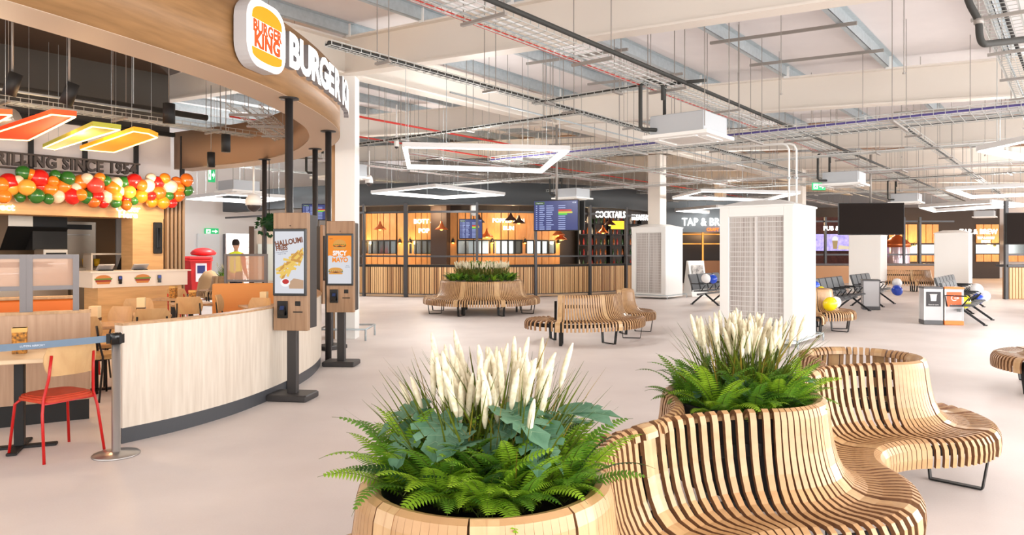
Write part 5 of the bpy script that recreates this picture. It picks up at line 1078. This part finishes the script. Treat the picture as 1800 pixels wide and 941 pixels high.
# ceiling air units
panel_w = mat('unit_panel_white', (.94, .94, .93), .45); unit_g = mat('unit_grey_box', (.72, .74, .76), .45, .2)
def ac(x, y, label, z=3.16, s=1.0, pipes=False, rodz=None):
    t = empty('ceiling_air_unit', (x, y, z), ANG_U, label, 'air conditioner', 'ceiling air units')
    m = MB(); m.bbox((0, 0, .18), (.80*s, .80*s, .28), .015); m.build('casing', unit_g, t)
    m = MB(); 
    m.add([(a*.475*s, b*.475*s, zz) for zz, k_ in ((.0, 1), (.045, 1)) for a, b in ((-1, -1), (1, -1), (1, 1), (-1, 1))], [(3, 2, 1, 0), (4, 5, 6, 7), (0, 1, 5, 4), (1, 2, 6, 5), (2, 3, 7, 6), (3, 0, 4, 7)]); m.build('fascia_panel', panel_w, t)
    m = MB(); m.bbox((0, 0, -.006), (.50*s, .50*s, .014), .004); m.build('intake_grille', mat('intake_grey', (.80, .78, .76), .6), t)
    for a in range(4): m = MB(); m.box((0, .35*s, -.008), (.56*s, .07*s, .012)); m.xf(Matrix.Rotation(a*pi/2, 4, 'Z')); m.build('louvre_flap', white_paint, t)
    u, v = x*UX+y*UY, -x*UY+y*UX
    for sx in (-1, 1):
        for sy in (-1, 1): H = zb(v+sy*.4)+.88-z; m = MB(); m.box((sx*.42*s, sy*.42*s, H/2+.05), (.01, .01, H-.1)); m.build('hanger_rod', galv_dark, t)
    if pipes:
        m = MB(); m.tube([(-.40, .30, .12), (-.55, .42, .12), (-.58, .45, .16), (-.58, .45, .72), (-.52, .40, .80), (-.35, .28, .80), (-.30, .25, .74), (-.30, .25, .55)], .028, 10); m.build('insulated_pipe', dark_pipe, t)
        m = MB(); m.tube([(-.15, .30, .32), (-.15, .30, .74), (-.15, .26, .80), (-.10, .0, .80), (-.1, -.3, .78)], .024, 10); m.build('insulated_pipe', dark_pipe, t)
    return t
ac(2.50, 10.06, 'nearest ceiling air unit with black looping pipes above the planters', pipes=True)
ac(8.08, 17.3, 'ceiling air unit beside the green exit sign', pipes=True)
ac(13.2, 23.8, 'ceiling air unit just past the big blank screen', pipes=True)
ac(22.6, 34, 'small distant ceiling air unit above the brew lettering')
ac(1.9, 22.4, 'ceiling air unit directly above the blue flight board', z=3.2, pipes=True)
ac(-3.75, 15.6, 'ceiling air unit half hidden behind the white boxed column', z=3.16, pipes=True)
ac(-7.6, 19.8, 'ceiling air unit seen beneath the brown inner canopy', z=3.2)
t = empty('drain_pipe', (0, 0, 0), 0, 'thick black drain pipe with elbow in the upper corner', 'pipe')
pts = spline([P(1690, -60, 5.5), P(1702, 0, 5.5), P(1719, 35, 5.5), P(1722, 62, 5.5), P(1728, 76, 5.5), P(1745, 76, 5.55), P(1830, 66, 5.8)], 5); m = MB(); m.tube(pts, .026, 12); m.build('pipe', dark_pipe, t)
m = MB(); q = P(1720, 38, 5.5); m.lathe([(.032, -.02), (.034, 0), (.032, .02)], q, 12); m.build('pipe_clip', galv_dark, t); m = MB(); m.tube([q, q+Vector((0, 0, 1.5))], .005, 5); m.build('hanger_rod', galv_dark, t)
# white conduits dropping onto the large tower
for px, tx in ((1387, 'nearer'), (1400, 'further')):
    x, y = PX(px, 12.6), 12.6
    t = empty('white_conduit', (x, y, 2.38), ANG_U, 'slim white conduit bending down onto the large grille tower, the %s of two' % tx, 'conduit'); m = MB(); m.tube([(0, 0, 0), (0, 0, 1.0), (0, .04, 1.08), (0, .12, 1.12), (0, 1.1, 1.14)], .018, 8); m.build('tube', white_paint, t)
    m = MB(); m.box((0, 0, .5), (.05, .05, .03)); m.build('clip', galv, t)
# linear light rings
led = mat('linear_led', (1, 1, 1), .4, emit=3.2, ecol=(1, .98, .96)); prof_m = mat('lamp_profile_white', (.86, .86, .86), .4)
def light_ring(pts, z, label, w_=.08, h_=.09, power=60, dep=None):
    c = Vector((sum(p[0] for p in pts)/len(pts), sum(p[1] for p in pts)/len(pts)))
    t = empty('light_ring', (c.x, c.y, z), 0, label, 'pendant light', 'rectangular linear light rings')
    L = [Vector((p[0]-c.x, p[1]-c.y, 0)) for p in pts]; k = len(L)
    for i in range(k):
        a, b = L[i], L[(i+1) % k]; d = (b-a).normalized()
        m = MB(); m.bar(a-d*w_*.4+Vector((0, 0, h_/2+.012)), b+d*w_*.4+Vector((0, 0, h_/2+.012)), w_, h_); m.build('housing', prof_m, t)
        m = MB(); m.bar(a+d*w_*.1+Vector((0, 0, .004)), b-d*w_*.1+Vector((0, 0, .004)), w_*.82, .014); m.build('led_strip', led, t)
        for q in (.25, .75): p = a.lerp(b, q); v = -(p.x+c.x)*UY+(p.y+c.y)*UX; m = MB(); m.tube([(p.x, p.y, h_), (p.x, p.y, zb(v)+.86-z)], .005, 5); m.build('suspension_wire', galv, t)
    if power: point('ring_glow', (c.x, c.y, z-.05), power, (1, .98, .95), .25)
    return t
Z = 3.3
def Q(px, py, z=Z): Y = (z-1.6)*1250/(440-py); return (PX(px, Y), Y)
light_ring([Q(711, 260), Q(998, 266), Q(951, 304), Q(719, 297)], Z, 'largest rectangular light ring hanging above the middle of the hall', .075, .08, 120)
light_ring([Q(655, 341), Q(765, 330), Q(885, 344), Q(780, 350)], Z, 'rectangular light ring in front of the charcoal fascia of the long bar', .09, .09, 120)
light_ring([Q(1184, 350), Q(1233, 338), Q(1405, 341), Q(1344, 354)], Z, 'rectangular light ring above the large grille tower', .075, .08, 120)
light_ring([Q(1665, 335), Q(1708, 349), Q(1860, 343), Q(1840, 327)], Z, 'rectangular light ring cut by the picture edge, the higher of two', .09, .09, 120)
light_ring([Q(1619, 366), Q(1643, 373), Q(1795, 364), Q(1740, 358)], Z, 'rectangular light ring beyond the brightest plain tower', .16, .13, 110)
light_ring([Q(1722, 267), Q(1860, 238), Q(1980, 258), Q(1850, 292)], Z, 'nearest light ring mostly outside the picture edge', .09, .09, 60)
light_ring([Q(330, 351), Q(400, 343), Q(505, 350), Q(450, 358)], Z, 'light ring beneath the brown inner canopy near the exit wall', .14, .11, 420)
light_ring([Q(1190, 372), Q(1260, 366), Q(1330, 371), Q(1270, 377)], Z, 'small distant light ring before the craft tap shop', .16, .12, 60)
# signs, cameras and detectors
green = mat('exit_green', (.10, .62, .38), .4, emit=.7, ecol=(.08, .62, .36)); wlit = mat('exit_white', (1, 1, 1), .4, emit=1.0)
def exit_sign(x, y, z, rz, w_, h_, label, rod=True):
    t = empty('exit_sign', (x, y, z), rz, label, 'exit sign'); m = MB(); m.bbox((0, 0, 0), (w_, .04, h_), .006); m.build('green_panel', green, t)
    F = face_mat(0, -.022, 0)
    for pts in ([(-.42, -.34), (-.10, -.34), (-.10, .34), (-.42, .34)],): m = MB(); m.prism([(a*w_, b*h_) for a, b in pts], 0, .002, M=F); m.build('door_pictogram', wlit, t)
    m = MB(); m.prism([(a*w_, b*h_) for a, b in ((-.34, -.3), (-.28, -.3), (-.25, -.05), (-.19, -.3), (-.13, -.3), (-.2, .02), (-.16, .1), (-.22, .16), (-.34, .02))], .002, .004, M=F); m.prism([(-.24*w_+.03*w_*cos(a*.8), .24*h_+.08*h_*sin(a*.8)) for a in range(8)], .002, .004, M=F); m.build('running_figure', green, t)
    m = MB(); m.prism([(a*w_, b*h_) for a, b in ((.02, -.09), (.24, -.09), (.24, -.3), (.44, 0), (.24, .3), (.24, .09), (.02, .09))], 0, .002, M=F); m.build('arrow', wlit, t)
    if rod: m = MB(); m.tube([(0, 0, h_/2), (0, 0, 1.2)], .006, 5); m.build('hanger_rod', galv_dark, t)
p = P(1439, 328, 20); exit_sign(*p, R(8), .40, .21, 'green running figure exit sign hanging above the large grille tower')
p = P(372, 308, 17); exit_sign(*p, R(25), .16, .34, 'narrow lit exit sign seen under the brown inner canopy')
for px, py, Y, s_, tx in ((446, 361, 15, .17, 'white dome camera hanging beneath the inner canopy'), (697, 258, 17, .06, 'small dome detector near the largest light ring'), (649, 322, 22, .12, 'small camera beside the white boxed column top')):
    p = P(px, py, Y); t = empty('dome_camera', p, 0, tx, 'camera'); m = MB(); m.lathe([(s_, 0), (s_, .1), (s_*.7, .2), (.04, .24), (.001, .24)], n=16); m.build('housing', panel_w, t); m = MB(); m.ball((0, 0, 0), s_*.85, nu=14, nv=8); m.build('smoked_dome', mat('smoked_dome', (.25, .22, .22), .15), t); m = MB(); m.tube([(0, 0, .2), (0, 0, 1.0)], .02, 6); m.build('stem', panel_w, t)
# slender standing columns carrying sockets
for px, top, base, Y, w_, tx in ((968, 0, 356, 17, .03, ''),):
    pass
t = empty('speaker_column', (PX(835, 24.6), 24.3, 0), 0, 'white oval speaker fixed high on the bar post before the flight screen', 'speaker'); m = MB(); m.bbox((0, 0, 3.05), (.24, .16, .55), .08); m.build('cabinet', panel_w, t); m = MB(); m.box((0, .1, 3.05), (.06, .12, .06)); m.build('bracket', galv, t)
# restaurant ceiling services
tray((-2, 12.2), (7.5, 12.2), 3.75, .4, 'basket tray running over the restaurant neon panels', [(0, .012, galv, 'grey_cable'), (.12, .012, galv, 'grey_cable')], hang=1.6, pipe=None)
tray((5.5, 9.3), (9.5, 13.3), 3.62, .45, 'slanting basket tray curving beneath the canopy ring', [(0, .012, galv, 'grey_cable')], hang=1.0)
t = empty('service_pipe', (0, 0, 0), 0, 'thick dark pipe hung over the restaurant neon panels', 'pipe'); m = MB(); m.tube([W(-2, 11.6, 3.85), W(6.2, 11.6, 3.85)], .05, 12); m.build('pipe', dark_pipe, t)
for u in (1, 3, 5): m = MB(); m.box(W(u, 11.6, 4.5), (.012, .012, 1.3)); m.build('hanger_rod', galv, t)
for u in (.6, 2.8): 
    m = MB(); m.tube([W(u-2, 11.0, 3.7), W(u+2.2, 11.0, 3.7)], .018, 8); tag(m.build('conduit', galv), 'slim grey conduit beside the thick dark restaurant pipe', 'conduit', 'restaurant conduits')
t = empty('duct_piece', P(16, 212, 9.5), 0, 'ribbed silver duct end behind the red neon panel', 'duct'); m = MB(); m.tube([(-1.2, .6, .35), (-.5, .2, .12), (0, 0, 0)], [.17]*3, 16); m.build('duct', mat('ribbed_foil', (.8, .78, .75), .3, .8, bump=.6, vscale=30), t)
# tan coloured sheet just below the deck over the far bars
tan_c = mat('tan_ceiling', (.66, .52, .42), .7, var=.12, vscale=2)
m = MB(); a = [W(22, -8, zb(-8)+.86), W(52, -8, zb(-8)+.86), W(52, 24, zb(24)+.86), W(22, 24, zb(24)+.86)]; m.add(a+[p+Vector((0, 0, .01)) for p in a], [(0, 3, 2, 1), (4, 5, 6, 7), (0, 1, 5, 4), (1, 2, 6, 5), (2, 3, 7, 6), (3, 0, 4, 7)]); struct(m.build('ceiling_tan_panel', tan_c))
# ------------------------------------------------------------ linked seating
seat_g = mat('seat_graphite', (.33, .345, .36), .55); chrome = mat('beam_grey', (.45, .46, .47), .3, .6); leg_b = mat('seat_leg_black', (.16, .17, .18), .4, .4)
def seat_row(u, v, n, label, rz=0, pitch=.56):
    """row along U starting at (u, v), seats facing -V"""
    t = empty('linked_seat_row', W(u, v, 0), ANG_U+rz, label, 'seating', 'rows of linked black seats')
    L = n*pitch
    m = MB(); m.bar((-.1, 0, .33), (L+.1, 0, .33), .07, .05); m.build('beam', chrome, t)
    for k in range(n):
        x = pitch*(k+.5)
        m = MB(); m.prism([(-.02, .43), (-.46, .455), (-.50, .43), (-.48, .415), (-.02, .395)], -.235, .235, M=Matrix.Translation((x, .22, 0)) @ Matrix(((0, 0, 1, 0), (1, 0, 0, 0), (0, 1, 0, 0), (0, 0, 0, 1)))); m.build('seat', seat_g, t)
        m = MB(); m.prism([(-.02, .44), (.02, .44), (.16, .88), (.13, .90), (.10, .88)], -.235, .235, M=Matrix.Translation((x, .22, 0)) @ Matrix(((0, 0, 1, 0), (1, 0, 0, 0), (0, 1, 0, 0), (0, 0, 0, 1)))); m.build('backrest', seat_g, t)
    for k in range(n+1):
        x = pitch*k; m = MB(); m.tube([(x, .22, .40), (x, .26, .63), (x, -.12, .63), (x, -.18, .60), (x, -.05, .42)], .014, 6); m.build('armrest', leg_b, t)
    for x in (.35, L-.35):
        m = MB(); m.bar((x, -.02, .33), (x, -.42, .02), .045, .03, up=(1, 0, 0)); m.bar((x, .02, .33), (x, .38, .02), .045, .03, up=(1, 0, 0)); m.bbox((x, -.43, .012), (.06, .08, .024)); m.bbox((x, .39, .012), (.06, .08, .024)); m.build('leg', leg_b, t)
    return t
seat_row(17.4, 4.75, 6, 'row of black linked seats behind the grey waste bin')
seat_row(21.7, 4.75, 4, 'row of black linked seats before the tower under the black screen')
seat_row(17.6, 2.0, 4, 'row of black linked seats directly behind the recycling bins')
seat_row(20.8, 2.55, 6, 'row of black linked seats nearest the pale slatted counter')
seat_row(19.3, 8.55, 4, 'row of black linked seats half hidden behind the large grille tower')
t = empty('side_table', W(24.4, 1.0, 0), ANG_U, 'small pale side table at the end of the seats near the slatted counter', 'table'); m = MB(); m.bbox((0, 0, .62), (.55, .08, .42), .05); m.build('white_backrest', white_paint, t); m = MB(); m.bbox((0, -.2, .40), (.55, .45, .04), .02); m.build('tabletop', chrome, t); m = MB(); m.box((0, -.2, .2), (.06, .06, .40)); m.build('pedestal', leg_b, t)
# ------------------------------------------------------------ bins
clear_p = mat('clear_plastic', (.92, .92, .93), .15, alpha=.55); grey_b = mat('bin_grey', (.34, .34, .35), .4); orange_b = mat('bin_orange', (.94, .52, .22), .4); bag = mat('bin_liner', (.86, .84, .83), .3, alpha=.7, var=.1, vscale=20)
def clear_bin(x, y, rz, w_, mm, label, poster=True):
    t = empty('clear_waste_bin', (x, y, 0), rz, label, 'waste bin')
    m = MB(); m.bbox((0, 0, .05), (w_+.03, w_+.03, .09), .01); m.build('base', mm, t)
    m = MB(); m.bbox((0, 0, .79), (w_+.04, w_+.04, .04), .01); m.build('lid', mm, t)
    for a in range(4): m = MB(); m.box((0, w_/2, .43), (w_, .008, .68)); m.xf(Matrix.Rotation(a*pi/2, 4, 'Z')); m.build('clear_side', clear_p, t)
    for sx in (-1, 1):
        for sy in (-1, 1): m = MB(); m.box((sx*w_/2, sy*w_/2, .43), (.02, .02, .72)); m.build('corner_post', white_paint if poster else grey_b, t)
    rg = random.Random(1); m = MB(); m.lathe([(w_*.2, .10), (w_*.36, .14), (w_*.40, .28), (w_*.34, .40), (w_*.38, .55), (w_*.42, .74)], n=14); m.v = [(a+rg.uniform(-.015, .015), b+rg.uniform(-.015, .015), c) for a, b, c in m.v]; m.build('liner', bag, t)
    if poster:
        m = MB(); m.box((0, -w_/2-.008, .55), (w_*.82, .006, .31)); pp = m.build('poster', mat('poster_dark', (.20, .19, .20), .5) if mm is grey_b else mat('poster_orange', (.93, .42, .22), .5), t)
        F = face_mat(0, -w_/2-.012, .58)
        if mm is grey_b:
            m = MB(); m.prism([(-.05, -.07), (.05, -.07), (.062, .055), (-.062, .055)], 0, .003, M=F); m.prism([(-.07, .062), (.07, .062), (.07, .075), (-.07, .075)], 0, .003, M=F); m.build('bin_symbol', white_paint, pp)
        else:
            m = MB(); n = 14; A_ = [R(40+280*i/n) for i in range(n+1)]; pts = [(.062*cos(a), .062*sin(a)) for a in A_]+[(.046*cos(a), .046*sin(a)) for a in A_[::-1]]
            for i in range(n): m.prism([pts[i], pts[i+1], pts[2*n-i], pts[2*n+1-i]], 0, .003, M=F)
            m.prism([(.0, -.01), (.06, -.01), (.06, -.03), (.095, 0), (.06, .03), (.06, .01), (.0, .01)], 0, .003, M=F); m.build('recycling_symbol', white_paint, pp)
        text('poster_text', 'General waste' if mm is grey_b else 'Recycling', .034, white_paint, face_mat(0, -w_/2-.012, .43), pp, ext=.001)
    return t
clear_bin(PX(1636, 15.4), 15.4, R(-14), .34, grey_b, 'clear waste bin with dark poster and grey lid')
clear_bin(PX(1672, 15.3), 15.3, R(-14), .34, orange_b, 'clear recycling bin with orange poster and lid')
clear_bin(PX(1530, 19.2), 19.2, R(-20), .40, grey_b, 'clear waste bin without poster at the end of a black seat row', poster=False)
# ------------------------------------------------------------ loose balloons
for nm, c_ in (('yellow', (.98, .90, .05)), ('blue', (.10, .30, .80)), ('white', (.95, .95, .95))): bal[nm] = mat('balloon_'+nm, c_, .22, spec=.6, coat=.3)
for px, py, Y, rp, c_, tx in ((1459, 535, 13.75, 12, 'yellow', 'yellow balloon resting on the slatted bench behind the grille tower'), (1468, 532, 14.0, 10, 'white', 'white balloon tucked behind the yellow one on the slatted bench'), (1432, 504, 15.2, 9, 'blue', 'blue balloon above the slatted bench backrest beside the grille tower'),
        (1443, 512, 15.1, 8, 'yellow', 'small yellow balloon below the blue one at the slatted backrest'), (1577, 498, 21, 8, 'white', 'white balloon at the end of the further black seat row'), (1577, 511, 20.9, 9, 'blue', 'blue balloon hanging under a white one at the further black seat row'),
        (1693, 531, 15.5, 12, 'yellow', 'yellow balloon right behind the orange recycling bin'), (1717, 509, 17.2, 10, 'white', 'larger white balloon on the seats behind the recycling bins'), (1731, 521, 17.1, 9, 'white', 'lower white balloon on the seats behind the recycling bins'), (1719, 526, 17.0, 9, 'blue', 'blue balloon between white ones behind the recycling bins'),
        (1241, 490, 19.6, 8, 'white', 'white balloon tied to the seats beside the craft tap shop'), (1253, 491, 19.7, 8, 'blue', 'blue balloon tied to the seats, half hidden by the grille tower')):
    p = P(px, py, Y); balloon(p, rp*Y/1250, c_, tx, 'loose seating balloons', R(20))
# ------------------------------------------------------------ far wall behind the restaurant: door, bins, worker
for n, (pa, pb_, mm, tx) in enumerate(((393, 408, mat('door_grey', (.45, .44, .46), .5), 'grey open door leaf'), (347, 385, mat('opening_white', (.9, .92, .94), .6), 'bright doorway'))):
    Y0 = 29.2
    ua, ub_ = UP(pa, 29.3), UP(pb_, 29.3); m = MB(); ub(m, ua, ub_, 29.2+.05*n, 29.35, 0, 2.3); o = m.build('door_%d' % (n+1), mm); struct(o, tx)
p = PV(372, 407, 29.3); exit_sign(p.x, p.y, p.z, ANG_U, .62, .26, 'green exit sign fixed on the white wall above the grey door', rod=False)
red_bin = mat('wheelie_red', (.82, .16, .17), .45)
def wheelie(px, Y, rz, label, sticker=False):
    t = empty('wheeled_bin', (PX(px, Y), Y, 0), rz, label, 'wheeled bin', 'red wheeled bins'); m = MB()
    vs = [(-.26, -.30, .08), (.26, -.30, .08), (.26, .28, .08), (-.26, .28, .08), (-.32, -.38, 1.25), (.32, -.38, 1.25), (.32, .38, 1.25), (-.32, .38, 1.25)]
    m.add(vs, [(3, 2, 1, 0), (4, 5, 6, 7), (0, 1, 5, 4), (1, 2, 6, 5), (2, 3, 7, 6), (3, 0, 4, 7)]); m.bbox((0, 0, 1.25), (.70, .82, .06), .02); m.build('body', red_bin, t)
    m = MB(); m.bbox((0, -.02, 1.33), (.68, .8, .10), .05); m.build('lid', red_bin, t); m = MB(); m.tube([(-.25, .44, 1.3), (.25, .44, 1.3)], .02, 8); m.build('handle', red_bin, t)
    for s_ in (-1, 1): m = MB(); m.lathe([(.12, -.03), (.12, .03)], n=16); m.xf(Matrix.Translation((s_*.3, .25, .12)) @ Matrix.Rotation(pi/2, 4, 'Y')); m.build('wheel', blackish, t)
    if sticker: m = MB(); m.box((.02, -.36, .85), (.34, .03, .62)); m.box((.02, -.372, .95), (.24, .02, .26), m=1); m.build('sticker', [mat('sticker_white', (.92, .92, .95), .5), mat('sticker_blue', (.18, .22, .45), .5)], t)
wheelie(341, 25.0, R(10), 'red wheeled bin further from the potted grass'); wheelie(354, 24.2, R(20), 'red wheeled bin with a blue and white sticker', True)
for k, (px, Y, z, s_, mm, nm, tx) in enumerate(((357, 24.3, 1.40, (.42, .32, .28), red_bin, 'rubbish_sack', 'red rubbish sack heaped on top of the stickered bin'), (369, 23.0, .0, (.38, .34, .95), mat('tan_sack', (.72, .58, .42), .8), 'paper_sack', 'tall tan paper sack standing beside the red bins'))):
    m = MB(); rg = random.Random(k+3); m.lathe([(.3, 0), (.9, .1), (1.0, .35), (.85, .7), (.4, .95), (.05, 1.0), (.001, 1.0)], n=14); m.v = [((a+rg.uniform(-.07, .07))*s_[0], (b+rg.uniform(-.07, .07))*s_[1], c_*s_[2]) for a, b, c_ in m.v]; o = m.build(nm, mm, loc=(PX(px, Y), Y, z)); tag(o, tx, 'sack')
# the worker
def skin_body(name, joints, bones, mt, parent=None, sub=2):
    me = bpy.data.meshes.new(name); me.from_pydata([j[0] for j in joints], bones, []); o = bpy.data.objects.new(name, me); COL.objects.link(o)
    me.materials.append(mt); md = o.modifiers.new('skin', 'SKIN'); 
    if not me.skin_vertices: me.skin_vertices.new() if hasattr(me.skin_vertices, 'new') else None
    return o
skin_m = mat('skin', (.82, .62, .52), .6); jacket = mat('work_red', (.72, .14, .12), .7); hivis = mat('hi_vis_yellow', (.90, .95, .15), .6, emit=.12, ecol=(.9, .95, .1)); navy = mat('trouser_navy', (.10, .11, .16), .8); hairm = mat('hair_dark', (.13, .08, .06), .8)
def limb(m, pts, rs, n=12, mi=0): m.tube(pts, rs, n, m=mi)
px_, Yp = PX(415, 20.5), 20.5
wk = empty('person', (px_, Yp, 0), R(160), 'person in a yellow hi-vis vest over red sleeves standing by the exit door', 'person')
m = MB()
# one continuous torso, neck and head surface
m.lathe([(.10, .82), (.155, .88), (.16, 1.0), (.155, 1.12), (.185, 1.32), (.20, 1.42), (.17, 1.50), (.075, 1.55), (.058, 1.58), (.055, 1.62), (.062, 1.64), (.078, 1.68), (.088, 1.74), (.090, 1.80), (.078, 1.86), (.045, 1.895), (.001, 1.90)], n=20, sx=1.12, sy=.78)
for s_ in (-1, 1):
    limb(m, [(s_*.20, 0, 1.45), (s_*.26, .01, 1.34), (s_*.29, .02, 1.15), (s_*.28, -.05, .98), (s_*.25, -.14, .90)], [.055, .052, .043, .036, .028])
    limb(m, [(s_*.09, 0, .92), (s_*.10, 0, .70), (s_*.105, .01, .50), (s_*.11, .02, .25), (s_*.11, .02, .08)], [.095, .085, .062, .052, .042])
    m.bbox((s_*.11, -.03, .04), (.10, .27, .08), .03)
    limb(m, [(s_*.25, -.14, .90), (s_*.245, -.17, .87), (s_*.24, -.19, .83)], [.03, .04, .03])
    for q in range(4): limb(m, [(s_*(.215+.017*q), -.19, .84), (s_*(.212+.017*q), -.21, .80), (s_*(.214+.016*q), -.20, .765)], [.009, .0085, .006], 6)
    limb(m, [(s_*.22, -.17, .87), (s_*.20, -.20, .85), (s_*.205, -.215, .82)], [.011, .010, .007], 6)
    m.ball((s_*.10, .0, 1.74), .022, sy=.6, sz=1.4, nu=8, nv=6)
m.ball((0, -.085, 1.73), .014, nu=8, nv=6); body = m.build('body', skin_m, wk)
m = MB(); m.lathe([(.165, .95), (.172, 1.12), (.20, 1.32), (.212, 1.42), (.18, 1.51), (.085, 1.56)], n=20, sx=1.14, sy=.82, cap=False)
m.build('vest', hivis, wk)
m = MB()
for s_ in (-1, 1): limb(m, [(s_*.19, 0, 1.47), (s_*.27, .01, 1.34), (s_*.30, .02, 1.15), (s_*.285, -.05, .98), (s_*.262, -.11, .93)], [.07, .068, .056, .05, .045])
m.build('sleeves', jacket, wk)
m = MB()
for s_ in (-1, 1): limb(m, [(s_*.085, 0, .98), (s_*.10, 0, .70), (s_*.105, .01, .50), (s_*.11, .02, .09)], [.12, .10, .078, .062])
m.build('trousers', navy, wk)
m = MB(); m.lathe([(.094, 1.74), (.100, 1.80), (.088, 1.87), (.05, 1.915), (.001, 1.92)], n=16, sx=1.1, sy=.95, c=(0, .012, 0)); m.build('hair', hairm, wk)
for s_ in (-1, 1): m = MB(); m.box((s_*.10, .168, 1.25), (.05, .01, .5)); m.build('reflective_strip', mat('reflective', (.85, .86, .84), .3), wk)
# hanging garland by the canopy post and a blue screen beyond
t = empty('hanging_garland', P(473, 392, 13.6), 0, 'dark green leafy garland ball hanging from a cord beside the halloumi kiosk', 'garland'); m = MB(); rg = random.Random(8)
for k in range(160):
    a, b = rg.uniform(0, 2*pi), rg.uniform(-1, 1); r = .20*(1-.3*b); d = Vector((cos(a)*math.sqrt(1-b*b), sin(a)*math.sqrt(1-b*b), b*.9)); p = d*r; q = d.orthogonal().normalized()*.03; m.add([p, p+q+d*.03, p+d*.08, p-q+d*.03], [(0, 1, 2, 3)])
m.ball((0, 0, 0), .17, nu=12, nv=8); m.build('foliage', leafmat('garland_leaf', (.08, .24, .12), (.14, .34, .16)), t); m = MB(); m.tube([(0, 0, .15), (0, 0, 1.6)], .008, 5); m.build('cord', blackish, t)
m = MB(); [m.ball((.2, -.1+.04*k, -.1*k), .04, nu=8, nv=6) for k in range(3)]; m.build('red_berries', red_bin, t)
t = empty('service_station', (-4.9, 14.6, 0), R(20), 'tall dark framed service cabinet beneath the hanging garland', 'cabinet'); m = MB(); m.bbox((0, .2, 1.0), (.75, .4, 2.0), .01); m.build('carcass', pale_wood, t); m = MB(); m.bbox((-.42, .1, 1.04), (.10, .5, 2.08), .01); m.build('dark_frame', mat('dark_brown_frame', (.28, .21, .17), .6), t); m = MB(); m.box((0, -.02, 1.35), (.6, .02, .75)); m.build('glass_door', mat('pale_glass', (.80, .84, .82), .2), t); m = MB(); m.bbox((0, 0, .5), (.6, .03, .7)); m.build('door', pale_wood, t)
flight_screen(tuple(P(556, 373, 20)), R(10), .75, .42, 'small blue screen visible between the two kiosks', pole=3.8)
t = empty('queue_screen', P(420, 440, 26).xy.to_3d(), ANG_U, 'white louvred screen behind the hi-vis worker', 'screen'); m = MB(); m.bbox((.8, 0, 1.1), (2.6, .08, 2.2), .02); m.build('panel', white_paint, t)
for k in range(9): m = MB(); m.box((.8, -.045, .3+.2*k), (2.4, .01, .03)); m.build('louvre', grille_m, t)
